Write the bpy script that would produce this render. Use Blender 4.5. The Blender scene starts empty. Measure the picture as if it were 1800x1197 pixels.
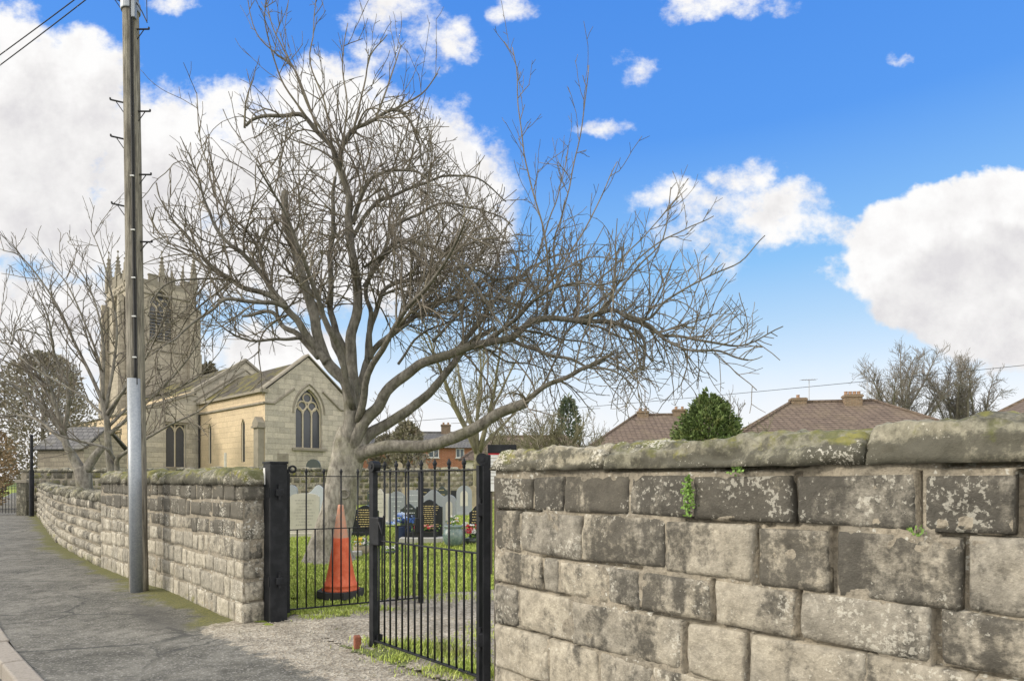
import bpy, bmesh, math, random
from math import sin, cos, pi, radians, sqrt, atan2, exp
from mathutils import Vector, noise, geometry
R = random.Random(7)
SC = bpy.context.scene
COL = SC.collection
# ------------------------------------------------------------------ camera
EYE = 1.45
cd = bpy.data.cameras.new("camera"); cam = bpy.data.objects.new("camera", cd); COL.objects.link(cam)
cam.location = (0, 0, EYE); cam.rotation_euler = (pi/2, 0, 0)
cd.sensor_width = 36; cd.lens = 22.0; cd.shift_y = 0.137
cd.clip_start = 0.05; cd.clip_end = 5000
SC.camera = cam
# ------------------------------------------------------------------ exposure
SC.view_settings.view_transform = 'Standard'; SC.view_settings.look = 'None'
SC.view_settings.exposure = 0.2; SC.view_settings.gamma = 1.0

# ------------------------------------------------------------------ node helpers
class NT:
    def __init__(s, nt): s.t = nt
    def n(s, typ, **kw):
        x = s.t.nodes.new(typ)
        for k, v in kw.items(): setattr(x, k, v)
        return x
    def link(s, a, b): s.t.links.new(a, b)
    def setin(s, node, i, v):
        if v is None: return
        if hasattr(v, 'is_linked') or isinstance(v, bpy.types.NodeSocket): s.link(v, node.inputs[i])
        else: node.inputs[i].default_value = v
    def math(s, op, a, b=None, c=None, clamp=False):
        x = s.n('ShaderNodeMath', operation=op, use_clamp=clamp)
        s.setin(x, 0, a); s.setin(x, 1, b); s.setin(x, 2, c)
        return x.outputs[0]
    def vmath(s, op, a, b=None, scale=None):
        x = s.n('ShaderNodeVectorMath', operation=op)
        s.setin(x, 0, a); s.setin(x, 1, b)
        if scale is not None: s.setin(x, 3, scale)
        return x.outputs[1] if op in ('DOT_PRODUCT', 'LENGTH', 'DISTANCE') else x.outputs[0]
    def noise(s, vec, scale, detail=4, rough=0.55, dist=0.0):
        x = s.n('ShaderNodeTexNoise')
        s.setin(x, 'Vector', vec); x.inputs['Scale'].default_value = scale
        x.inputs['Detail'].default_value = detail; x.inputs['Roughness'].default_value = rough
        x.inputs['Distortion'].default_value = dist
        return x.outputs[0]
    def ramp(s, f, stops):
        x = s.n('ShaderNodeValToRGB'); s.link(f, x.inputs[0])
        e = x.color_ramp.elements
        while len(e) < len(stops): e.new(0.5)
        for i, (p, c) in enumerate(stops):
            e[i].position = p; e[i].color = (c[0], c[1], c[2], 1) if not isinstance(c, (int, float)) else (c, c, c, 1)
        return x.outputs[0]
    def step(s, f, a, b):
        x = s.n('ShaderNodeMapRange', interpolation_type='SMOOTHSTEP')
        s.setin(x, 0, f); x.inputs[1].default_value = a; x.inputs[2].default_value = b
        return x.outputs[0]
    def mix(s, f, a, b, mode='MIX'):
        x = s.n('ShaderNodeMix', data_type='RGBA', blend_type=mode)
        s.setin(x, 0, f)
        for i, v in ((6, a), (7, b)):
            if isinstance(v, tuple): x.inputs[i].default_value = (v[0], v[1], v[2], 1)
            else: s.link(v, x.inputs[i])
        return x.outputs[2]
    def xyz(s, vec):
        x = s.n('ShaderNodeSeparateXYZ'); s.link(vec, x.inputs[0]); return x.outputs
    def comb(s, a, b, c):
        x = s.n('ShaderNodeCombineXYZ'); s.setin(x, 0, a); s.setin(x, 1, b); s.setin(x, 2, c); return x.outputs[0]

# ------------------------------------------------------------------ sun + sky
SUN_AZ, SUN_EL = radians(-97), radians(24)       # low winter sun from the left, a little behind the camera
SD = Vector((cos(SUN_EL)*sin(SUN_AZ), cos(SUN_EL)*cos(SUN_AZ), sin(SUN_EL)))
ld = bpy.data.lights.new("sun", 'SUN'); ld.energy = 2.2; ld.angle = radians(8); ld.color = (1.0, 0.92, 0.79)
lo = bpy.data.objects.new("sun", ld); COL.objects.link(lo); lo.rotation_euler = SD.to_track_quat('Z', 'Y').to_euler()
lo.location = (-20, 0, 30)

def build_world():
    w = bpy.data.worlds.new("World"); SC.world = w; w.use_nodes = True
    w.node_tree.nodes.clear(); t = NT(w.node_tree)
    out = t.n('ShaderNodeOutputWorld'); bg = t.n('ShaderNodeBackground'); bg.inputs[1].default_value = 0.1
    t.link(bg.outputs[0], out.inputs[0])
    sky = t.n('ShaderNodeTexSky', sky_type='NISHITA'); sky.sun_disc = False
    sky.sun_elevation = SUN_EL; sky.sun_rotation = SUN_AZ % (2*pi); sky.air_density = 1.0; sky.dust_density = 1.0; sky.ozone_density = 2.0
    D = t.n('ShaderNodeTexCoord').outputs['Generated']
    x, y, z = t.xyz(D)
    # clear sky: Nishita graded with a winter-blue gradient by elevation
    grad = t.ramp(t.math('MAXIMUM', z, 0.0), [(0.0, (8.8, 8.9, 9.0)), (0.10, (8.2, 8.6, 9.1)), (0.16, (6.6, 7.9, 9.3)), (0.23, (4.4, 6.5, 8.9)), (0.31, (2.5, 5.2, 8.8)), (0.47, (0.92, 3.1, 8.3)), (0.62, (0.66, 2.55, 7.7))])
    clear = t.mix(0.9, sky.outputs[0], grad)
    # clouds by direction
    yy = t.math('MAXIMUM', y, 0.12)
    U = t.math('DIVIDE', x, yy); V = t.math('DIVIDE', z, yy)
    P = t.comb(U, V, 0.0)
    warp = t.noise(P, 5.0, 5, 0.6); warp2 = t.noise(t.vmath('ADD', P, (7.3, 2.1, 0)), 5.0, 5, 0.6)
    PU = t.math('MULTIPLY_ADD', t.math('SUBTRACT', warp, 0.5), 0.16, U)
    PV = t.math('MULTIPLY_ADD', t.math('SUBTRACT', warp2, 0.5), 0.14, V)
    def b(px, py, rx, ry, k): return ((px-900)/1100, (845-py)/1100, rx/1100, ry/1100, k)
    blobs = [b(20, 240, 235, 240, 1.3), b(120, 130, 120, 110, .9), b(300, 300, 200, 150, 1.1), b(470, 330, 150, 190, 1.0), b(620, 260, 170, 150, 1.0), b(760, 330, 150, 120, 1.0),
             b(560, 450, 330, 120, .9), b(850, 400, 70, 90, .8), b(90, 560, 260, 130, .85), b(480, 620, 190, 55, .8), b(200, 420, 230, 110, .8), b(700, 330, 220, 190, 1.0), b(560, 200, 110, 110, .8), b(400, 220, 90, 90, .8),
             b(1640, 460, 195, 125, 2.3), b(1735, 400, 115, 105, 2.0), b(1880, 470, 260, 165, 2.3), b(1640, 550, 140, 60, 1.1), b(1800, 595, 170, 60, .9), b(1570, 420, 75, 60, 1.3), b(1640, 370, 60, 60, 1.2),
             b(1240, 440, 105, 95, .5), b(1360, 380, 125, 55, .44), b(1110, 125, 60, 46, .40), b(1072, 232, 44, 20, .34), b(1210, 348, 110, 34, .45),
             b(700, 45, 100, 90, .5), b(790, 62, 60, 36, .42), b(1250, 0, 130, 34, .5), b(905, 20, 46, 28, .42), b(1575, 110, 26, 14, .36), b(300, 0, 70, 28, .5), b(1470, 405, 55, 30, .42), b(1310, 300, 60, 40, .30)]
    def field(PU, PV):
      F = None
      for cx, cy, rx, ry, k in blobs:
        fx = t.math('MULTIPLY', t.math('SUBTRACT', PU, cx), 1/rx); fy = t.math('MULTIPLY', t.math('SUBTRACT', PV, cy), 1/ry)
        d2 = t.math('MULTIPLY_ADD', fx, fx, t.math('MULTIPLY', fy, fy))
        f = t.math('MULTIPLY', t.math('SUBTRACT', 1.0, d2), k)
        F = f if F is None else t.math('SMOOTH_MAX', F, f, 0.25)
      return F
    F = field(PU, PV); Fu = field(t.math('ADD', PU, -0.035), t.math('ADD', PV, 0.085))
    fb = t.noise(t.comb(U, t.math('MULTIPLY', V, 1.25), 0.0), 8.0, 11, 0.66)
    dens = t.math('ADD', F, t.math('MULTIPLY', t.math('SUBTRACT', fb, 0.5), 2.3))
    alpha = t.step(dens, 0.02, 0.58)
    low = t.step(dens, 0.15, 1.3)
    lump = t.noise(t.vmath('ADD', P, (0.022, -0.035, 0)), 8.0, 9, 0.62); lump0 = t.noise(P, 8.0, 9, 0.62)
    above = t.step(t.math('ADD', Fu, t.math('MULTIPLY', t.math('SUBTRACT', lump, 0.5), 1.6)), 0.05, 1.15)
    shade = t.math('ADD', t.math('MULTIPLY', t.math('SUBTRACT', lump0, lump), 2.0), t.math('MULTIPLY_ADD', above, -0.52, 0.92))
    ccol = t.ramp(shade, [(0.10, (6.6, 6.45, 6.6)), (0.45, (7.5, 7.38, 7.38)), (0.75, (8.2, 8.08, 8.05)), (1.0, (8.7, 8.65, 8.6))])
    front = t.mix(alpha, clear, ccol)
    # pale cloud bank above the horizon
    hz = t.math('MULTIPLY', t.step(z, 0.20, 0.02), t.step(t.noise(P, 3.0, 5, 0.6), 0.25, 0.62))
    front = t.mix(t.math('MULTIPLY', hz, 0.85), front, (8.7, 8.5, 8.4))
    # behind and beside the camera: extra-bright unseen cloud, added to light the scene
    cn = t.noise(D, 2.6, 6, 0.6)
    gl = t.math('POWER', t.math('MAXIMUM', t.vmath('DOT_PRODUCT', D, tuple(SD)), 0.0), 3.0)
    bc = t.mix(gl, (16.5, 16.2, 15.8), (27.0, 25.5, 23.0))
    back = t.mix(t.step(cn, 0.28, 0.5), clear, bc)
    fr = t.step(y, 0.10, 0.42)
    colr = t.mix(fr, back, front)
    colr = t.mix(t.step(z, -0.02, -0.06), colr, (2.4, 2.2, 1.9))
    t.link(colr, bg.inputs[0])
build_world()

# ------------------------------------------------------------------ mesh helpers
def at(px, py, Y):
    return Vector(((px-900)/1100*Y, Y, EYE + (845-py)/1100*Y))
class MB:
    def __init__(s): s.v = []; s.f = []; s.c = []; s.m = []; s.mi = 0
    def add(s, vs, fs, c=(0.5, 0, 0)):
        o = len(s.v); s.v.extend(vs)
        if isinstance(c, list): s.c.extend(c)
        else: s.c.extend([c]*len(vs))
        s.f.extend([tuple(i+o for i in f) for f in fs]); s.m.extend([s.mi]*len(fs))
    def box(s, c, d, ux=(1, 0), c3=(0.5, 0, 0), bev=0.0):
        """box centred on c, size d=(along ux, across, up)"""
        ax = Vector((ux[0], ux[1], 0)).normalized(); ay = Vector((-ax.y, ax.x, 0)); az = Vector((0, 0, 1)); c = Vector(c)
        hx, hy, hz = d[0]/2, d[1]/2, d[2]/2
        if bev <= 0:
            vs = [c+ax*(hx*i)+ay*(hy*j)+az*(hz*k) for k in (-1, 1) for j in (-1, 1) for i in (-1, 1)]
            s.add(vs, [(0, 2, 3, 1), (4, 5, 7, 6), (0, 1, 5, 4), (2, 6, 7, 3), (0, 4, 6, 2), (1, 3, 7, 5)], c3)
        else:
            bm = bmesh.new(); bmesh.ops.create_cube(bm, size=1)
            for v in bm.verts: v.co = Vector((v.co.x*d[0], v.co.y*d[1], v.co.z*d[2]))
            bmesh.ops.bevel(bm, geom=bm.edges[:], offset=bev, segments=2, affect='EDGES', profile=0.5)
            bm.verts.index_update()
            s.add([c+ax*v.co.x+ay*v.co.y+az*v.co.z for v in bm.verts], [tuple(v.index for v in f.verts) for f in bm.faces], c3); bm.free()
    def tube(s, pts, rad, n=6, cap=True, c=(0.5, 0, 0), flat=None):
        pts = [Vector(p) for p in pts]; m = len(pts)
        if not isinstance(rad, (list, tuple)): rad = [rad]*m
        t = (pts[1]-pts[0]).normalized()
        a = t.orthogonal().normalized()
        vs = []
        for i, p in enumerate(pts):
            if i == 0: tn = pts[1]-pts[0]
            elif i == m-1: tn = pts[-1]-pts[-2]
            else: tn = pts[i+1]-pts[i-1]
            if tn.length < 1e-9: tn = t
            t = tn.normalized()
            a = a - t*a.dot(t)
            if a.length < 1e-6: a = t.orthogonal()
            a.normalize(); b = t.cross(a); r = rad[i]
            for k in range(n):
                w = 2*pi*k/n
                vs.append(p + a*(cos(w)*r) + b*(sin(w)*r))
        fs = [(i*n+k, i*n+(k+1) % n, (i+1)*n+(k+1) % n, (i+1)*n+k) for i in range(m-1) for k in range(n)]
        if cap and n > 2: fs += [tuple(range(n-1, -1, -1)), tuple((m-1)*n+k for k in range(n))]
        s.add(vs, fs, c)
    def lathe(s, c, prof, n=24, cc=(0.5, 0, 0), sx=1, sy=1):
        c = Vector(c); vs = []
        for r, z in prof:
            for k in range(n): vs.append(c+Vector((cos(2*pi*k/n)*r*sx, sin(2*pi*k/n)*r*sy, z)))
        m = len(prof)
        fs = [(i*n+k, i*n+(k+1) % n, (i+1)*n+(k+1) % n, (i+1)*n+k) for i in range(m-1) for k in range(n)]
        fs += [tuple(range(n-1, -1, -1)), tuple((m-1)*n+k for k in range(n))]
        s.add(vs, fs, cc)
    def prism(s, poly, o, ax, ay, d, c=(0.5, 0, 0), holes=()):
        """2-D polygon (with holes) in plane o+ax*x+ay*y, extruded by vector d"""
        o = Vector(o); ax = Vector(ax); ay = Vector(ay); d = Vector(d)
        loops = [list(poly)] + [list(h) for h in holes]
        flat = [p for l in loops for p in l]
        tri = geometry.tessellate_polygon([[Vector((p[0], p[1], 0)) for p in l] for l in loops])
        A = [o+ax*p[0]+ay*p[1] for p in flat]; n = len(A)
        fs = [tuple(t) for t in tri] + [tuple(i+n for i in reversed(t)) for t in tri]
        k = 0
        for l in loops:
            m = len(l)
            for i in range(m): fs.append((k+i, k+(i+1) % m, n+k+(i+1) % m, n+k+i))
            k += m
        s.add(A + [a+d for a in A], fs, c)
    def build(s, name, mat, parent=None, smooth=False, kind=None, recalc=False):
        me = bpy.data.meshes.new(name)
        off = parent_world(parent)
        me.from_pydata([(v[0]-off.x, v[1]-off.y, v[2]-off.z) for v in s.v], [], s.f)
        ca = me.color_attributes.new('col', 'FLOAT_COLOR', 'POINT')
        buf = []
        for c in s.c: buf.extend((c[0], c[1], c[2], 1.0))
        ca.data.foreach_set('color', buf)
        mats = mat if isinstance(mat, (list, tuple)) else [mat]
        for mm in mats: me.materials.append(mm)
        if len(mats) > 1: me.polygons.foreach_set('material_index', s.m)
        if recalc:
            bm = bmesh.new(); bm.from_mesh(me); bmesh.ops.recalc_face_normals(bm, faces=bm.faces); bm.to_mesh(me); bm.free()
        if smooth: me.polygons.foreach_set('use_smooth', [True]*len(me.polygons))
        me.update()
        o = bpy.data.objects.new(name, me); COL.objects.link(o)
        if parent is not None: o.parent = parent
        if kind: o['kind'] = kind
        return o
def parent_world(p):
    v = Vector((0, 0, 0))
    while p is not None: v = v + p.location; p = p.parent
    return v
def thing(name, label, cat, loc, group=None):
    o = bpy.data.objects.new(name, None); COL.objects.link(o); o.location = loc; o.empty_display_size = 0.2
    return tag(o, label, cat, group)
def tag(o, label, cat, group=None):
    o['label'] = label; o['category'] = cat
    if group: o['group'] = group
    return o
def struct(o): o['kind'] = 'structure'; return o
def fbm(p, o=4): return noise.fractal(Vector(p), 1.0, 2.0, o, noise_basis='PERLIN_ORIGINAL')
def nz(x, y=0.0, z=0.0): return noise.noise(Vector((x, y, z)))

# ------------------------------------------------------------------ materials
MATS = {}
def mat(name, build, rough=0.85, spec=0.3, metal=0.0):
    m = bpy.data.materials.new(name); m.use_nodes = True
    t = NT(m.node_tree); bs = m.node_tree.nodes['Principled BSDF']
    bs.inputs['Roughness'].default_value = rough; bs.inputs['Metallic'].default_value = metal
    bs.inputs['Specular IOR Level'].default_value = spec
    pos = t.n('ShaderNodeNewGeometry').outputs['Position']
    r = build(t, pos, bs)
    if r is not None:
        col, h, hs = r if isinstance(r, tuple) and len(r) == 3 and not isinstance(r[0], float) else (r, None, 0)
        if isinstance(col, tuple): bs.inputs['Base Color'].default_value = (col[0], col[1], col[2], 1)
        else: t.link(col, bs.inputs['Base Color'])
        if h is not None:
            bp = t.n('ShaderNodeBump'); bp.inputs['Strength'].default_value = 1.0; bp.inputs['Distance'].default_value = hs
            t.link(h, bp.inputs['Height']); t.link(bp.outputs[0], bs.inputs['Normal'])
    MATS[name] = m; return m
def attr(t):
    a = t.n('ShaderNodeAttribute'); a.attribute_name = 'col'; return t.xyz(a.outputs['Color'])
def plain(name, c, var=0.15, sc=6.0, rough=0.7, spec=0.3, metal=0.0, bump=0.0, dirt=None):
    def b(t, p, bs):
        n = t.noise(p, sc, 5, 0.6)
        k = t.math('MULTIPLY_ADD', n, 2*var, 1-var)
        col = t.vmath('SCALE', tuple(c), scale=k)
        if dirt:
            col = t.mix(t.math('MULTIPLY', t.step(t.noise(p, sc*0.6, 6, 0.65), 0.48, 0.68), dirt[3]), col, tuple(dirt[:3]))
        return col, (t.noise(p, sc*8, 3, 0.6) if bump else None), bump
    return mat(name, b, rough, spec, metal)

def stone_wall_mat(name, tan, grey, sootc, scale=1.0, lich=0.42, streak=True, soot_gain=1.0):
    def b(t, p, bs):
        tint, soot, moss = attr(t)
        p0 = p; p = t.vmath('ADD', p, t.vmath('SCALE', t.comb(tint, tint, tint), scale=7.0))
        n1 = t.noise(p, 3.0*scale, 6, 0.62); n2 = t.noise(p, 22*scale, 5, 0.65); n3 = t.noise(p, 90*scale, 3, 0.6)
        base = t.mix(t.step(t.math('ADD', n1, t.math('MULTIPLY', t.math('SUBTRACT', tint, 0.5), 0.5)), 0.30, 0.72), tan, grey)
        base = t.mix(t.step(n2, 0.40, 0.72), base, t.vmath('SCALE', base, scale=0.66))
        base = t.mix(t.step(n3, 0.52, 0.75), base, t.vmath('SCALE', base, scale=1.28))
        n4 = t.noise(p, 12*scale, 8, 0.72); base = t.mix(t.step(n4, 0.36, 0.66), t.vmath('SCALE', base, scale=0.72), t.vmath('SCALE', base, scale=1.12))
        # vertical run-off stains
        ps = t.vmath('MULTIPLY', p, (1, 1, 0.16)); st = t.noise(ps, 9*scale, 5, 0.6)
        sm = t.math('ADD', t.math('MULTIPLY', t.math('ADD', t.math('MULTIPLY', t.noise(p, 7.5*scale, 10, 0.74), 0.55), t.math('MULTIPLY', t.noise(p, 26*scale, 8, 0.7), 0.45)), 0.66), t.math('MULTIPLY', st, 0.34))
        sm = t.math('ADD', sm, t.math('MULTIPLY', t.math('SUBTRACT', soot, 0.5), 0.34*soot_gain))
        base = t.mix(t.math('MULTIPLY', t.step(sm, 0.475, 0.60), 0.84), base, sootc)
        # moss
        mm = t.math('ADD', t.noise(p, 7*scale, 6, 0.65), t.math('MULTIPLY', t.math('SUBTRACT', moss, 0.5), 0.7))
        mo = t.mix(t.step(t.noise(p, 4.1*scale, 4, 0.6), 0.42, 0.66), (0.10, 0.105, 0.042), (0.21, 0.195, 0.045))
        base = t.mix(t.math('MULTIPLY', t.step(mm, 0.52, 0.70), 0.82), base, mo)
        # pale crustose lichen
        l1 = t.noise(t.vmath('ADD', p, (3.1, 9.2, 4.4)), 48*scale, 5, 0.62); l2 = t.noise(t.vmath('ADD', p, (13.1, 2.2, 1.4)), 2.3*scale, 4, 0.6)
        lm = t.step(t.math('ADD', l1, t.math('MULTIPLY', l2, 0.95)), 1.115, 1.18)
        base = t.mix(t.math('MULTIPLY', lm, lich), base, (0.60, 0.575, 0.495))
        h = t.math('ADD', t.math('MULTIPLY', n2, 0.7), t.math('MULTIPLY', n3, 0.35))
        return base, h, 0.012/scale
    return mat(name, b, 0.92, 0.15)
M_STONE = stone_wall_mat('weathered_sandstone', (0.405, 0.364, 0.288), (0.285, 0.262, 0.217), (0.050, 0.047, 0.041), soot_gain=0.62)
M_STONE2 = stone_wall_mat('pale_limestone', (0.43, 0.392, 0.315), (0.30, 0.277, 0.228), (0.075, 0.070, 0.059), 1.15, 0.7, soot_gain=0.95)
M_COPE = stone_wall_mat('mossy_coping', (0.36, 0.33, 0.25), (0.225, 0.214, 0.16), (0.066, 0.063, 0.05), 1.7, 0.6)
def mortar_b(t, p, bs):
    n1 = t.noise(p, 5, 5, 0.6); n2 = t.noise(p, 45, 4, 0.65)
    c = t.mix(t.step(n1, 0.35, 0.65), (0.33, 0.29, 0.225), (0.24, 0.215, 0.172))
    c = t.mix(t.step(n2, 0.45, 0.7), c, t.vmath('SCALE', c, scale=0.6))
    l = t.step(t.math('ADD', t.noise(p, 30, 5, 0.62), t.math('MULTIPLY', t.noise(p, 2.0, 3, 0.6), 0.6)), 0.90, 0.97)
    return t.mix(t.math('MULTIPLY', l, 0.7), c, (0.58, 0.57, 0.51)), n2, 0.012
M_MORTAR = mat('lime_mortar', mortar_b, 0.95, 0.1)

def asphalt_b(t, p, bs):
    moss, dark_band, grav = attr(t)
    n1 = t.noise(p, 1.1, 6, 0.6); n2 = t.noise(p, 55, 4, 0.7); n3 = t.noise(p, 6, 5, 0.6)
    v = t.n('ShaderNodeTexVoronoi'); t.link(p, v.inputs['Vector']); v.inputs['Scale'].default_value = 75
    c = t.mix(t.step(n1, 0.35, 0.68), (0.120, 0.115, 0.096), (0.205, 0.195, 0.165))
    c = t.mix(t.step(n3, 0.40, 0.66), c, t.vmath('SCALE', c, scale=0.62))
    chip = t.step(t.xyz(v.outputs['Color'])[0], 0.78, 0.95)
    c = t.mix(t.math('MULTIPLY', chip, 0.38), c, (0.42, 0.40, 0.36))
    c = t.mix(t.step(n2, 0.5, 0.72), c, t.vmath('SCALE', c, scale=0.55))
    # cracks
    cv = t.n('ShaderNodeTexVoronoi', feature='DISTANCE_TO_EDGE'); t.link(t.vmath('ADD', p, t.vmath('SCALE', t.comb(n3, n1, 0.0), scale=0.35)), cv.inputs['Vector']); cv.inputs['Scale'].default_value = 0.62
    ck = t.math('MULTIPLY', t.step(cv.outputs[0], 0.016, 0.005), t.step(t.noise(p, 0.9, 2, 0.5), 0.40, 0.50))
    c = t.mix(t.math('MULTIPLY', ck, 0.8), c, (0.05, 0.05, 0.045))
    mm = t.math('ADD', t.math('MULTIPLY', t.noise(p, 3.2, 7, 0.66), 0.9), t.math('MULTIPLY', t.math('SUBTRACT', moss, 0.5), 0.75))
    mc = t.mix(t.step(n2, 0.4, 0.65), (0.085, 0.088, 0.028), (0.19, 0.18, 0.05))
    c = t.mix(t.math('MULTIPLY', t.step(mm, 0.46, 0.70), 0.85), c, mc)
    c = t.mix(t.math('MULTIPLY', t.step(t.math('ADD', n1, t.math('MULTIPLY', dark_band, 0.6)), 0.75, 1.0), 0.55), c, (0.07, 0.067, 0.06))
    gm = t.step(t.math('ADD', t.noise(p, 7, 6, 0.65), t.math('SUBTRACT', grav, 0.5)), 0.45, 0.62)
    v2 = t.n('ShaderNodeTexVoronoi'); t.link(p, v2.inputs['Vector']); v2.inputs['Scale'].default_value = 45
    g = t.mix(t.xyz(v2.outputs['Color'])[1], (0.24, 0.205, 0.155), (0.46, 0.42, 0.34))
    g = t.mix(t.step(t.noise(p, 4, 5, 0.6), 0.4, 0.7), g, t.vmath('SCALE', g, scale=0.62))
    c = t.mix(gm, c, g)
    h = t.math('ADD', n2, t.math('MULTIPLY', t.math('MULTIPLY', v2.outputs[0], gm), 1.2))
    return c, h, 0.007
M_ASPH = mat('worn_asphalt', asphalt_b, 0.9, 0.25)
def gravel_b(t, p, bs):
    v2 = t.n('ShaderNodeTexVoronoi'); t.link(p, v2.inputs['Vector']); v2.inputs['Scale'].default_value = 42
    g = t.mix(t.xyz(v2.outputs['Color'])[1], (0.23, 0.20, 0.155), (0.46, 0.42, 0.345))
    g = t.mix(t.step(t.noise(p, 2.2, 5, 0.6), 0.38, 0.7), g, t.vmath('SCALE', g, scale=0.62))
    gr = t.step(t.math('ADD', t.noise(p, 1.9, 6, 0.68), t.math('MULTIPLY', t.math('SUBTRACT', attr(t)[0], 0.5), 0.8)), 0.56, 0.64)
    g = t.mix(t.math('MULTIPLY', gr, 0.85), g, t.mix(t.noise(p, 30, 3, 0.6), (0.05, 0.075, 0.015), (0.14, 0.17, 0.045)))
    return g, v2.outputs[0], 0.012
M_GRAV = mat('gravel_track', gravel_b, 0.95, 0.15)
def turf_b(t, p, bs):
    n1 = t.noise(p, 0.8, 5, 0.6); n2 = t.noise(p, 40, 4, 0.7); n3 = t.noise(p, 5, 5, 0.6)
    c = t.mix(t.step(n1, 0.35, 0.65), (0.25, 0.32, 0.06), (0.36, 0.42, 0.10))
    c = t.mix(t.step(n3, 0.45, 0.7), c, (0.15, 0.14, 0.055))
    c = t.mix(t.step(n2, 0.4, 0.7), c, t.vmath('SCALE', c, scale=0.5))
    return c, n2, 0.03
M_TURF = mat('turf', turf_b, 0.95, 0.1)
def blade_b(t, p, bs):
    a = attr(t)[0]
    c = t.mix(a, (0.25, 0.33, 0.055), (0.52, 0.58, 0.16))
    return t.mix(t.step(t.noise(p, 1.3, 3, 0.6), 0.55, 0.75), c, (0.22, 0.21, 0.09)), None, 0
M_BLADE = mat('grass_blades', blade_b, 0.8, 0.2)
M_EARTH = plain('bare_soil', (0.14, 0.11, 0.075), 0.3, 12, 0.95, 0.1, bump=0.02)
M_FIELD = plain('distant_ground', (0.10, 0.13, 0.04), 0.3, 0.05, 0.95, 0.1)
M_KERB = plain('granite_kerb', (0.33, 0.295, 0.25), 0.3, 60, 0.85, 0.2, bump=0.004, dirt=(0.20, 0.18, 0.15, 0.5))
M_ROAD = plain('road_asphalt', (0.11, 0.108, 0.102), 0.3, 30, 0.92, 0.2, bump=0.006)

def bark(name, c1, c2, green=0.0, sc=1.0, bumpd=0.02):
    def b(t, p, bs):
        a = attr(t)[0]
        ps = t.vmath('MULTIPLY', p, (1, 1, 0.35))
        n = t.math('ADD', t.math('MULTIPLY', t.noise(ps, 16*sc, 7, 0.72), 0.6), t.math('MULTIPLY', t.noise(p, 5*sc, 6, 0.7), 0.4)); n2 = t.noise(p, 3.0*sc, 5, 0.6); n3 = t.noise(t.vmath('MULTIPLY', p, (0.6, 0.6, 3.0)), 30*sc, 3, 0.6)
        c = t.mix(t.step(n, 0.34, 0.66), c2, c1)
        c = t.mix(t.math('MULTIPLY', t.step(n3, 0.52, 0.7), 0.35), c, t.vmath('SCALE', c, scale=1.35))
        c = t.mix(t.math('MULTIPLY', t.step(n2, 0.48, 0.68), green), c, (0.17, 0.17, 0.075))
        c = t.mix(a, c, t.vmath('SCALE', c, scale=0.52))
        return c, n, bumpd
    return mat(name, b, 0.92, 0.12)
M_BARK = bark('grey_bark', (0.42, 0.39, 0.335), (0.14, 0.127, 0.107), 0.3, 1.0, 0.03)
M_TWIG = bark('twig_bark', (0.26, 0.226, 0.184), (0.16, 0.139, 0.112), 0.30, 1.0, 0.0)
M_BARKF = bark('far_bark_hazed', (0.30, 0.27, 0.24), (0.19, 0.172, 0.152), 0.3, 0.5, 0.0)  # paler bark for distant trees, haze put into the colour
M_BARKG = bark('green_bark', (0.30, 0.28, 0.185), (0.17, 0.155, 0.105), 0.5, 0.7, 0.0)
def leaf_b(c1, c2, c3):
    def b(t, p, bs):
        a = attr(t)
        c = t.mix(a[0], c1, c2)
        return t.mix(t.step(t.noise(p, 1.6, 4, 0.6), 0.5, 0.7), c, c3), None, 0
    return b
M_CONIF = mat('conifer_leaf', leaf_b((0.065, 0.10, 0.035), (0.16, 0.215, 0.075), (0.18, 0.20, 0.075)), 0.75, 0.2)
M_YEW = mat('yew_leaf', leaf_b((0.17, 0.16, 0.115), (0.31, 0.285, 0.21), (0.30, 0.25, 0.18)), 0.8, 0.15)
M_PINE = mat('pine_leaf', leaf_b((0.07, 0.095, 0.06), (0.15, 0.18, 0.115), (0.16, 0.17, 0.11)), 0.8, 0.15)
M_BEECH = mat('russet_leaf', leaf_b((0.22, 0.16, 0.095), (0.36, 0.26, 0.15), (0.16, 0.15, 0.09)), 0.8, 0.15)
M_IVY = mat('fern_leaf', leaf_b((0.09, 0.17, 0.03), (0.20, 0.32, 0.07), (0.15, 0.26, 0.05)), 0.6, 0.3)

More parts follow.
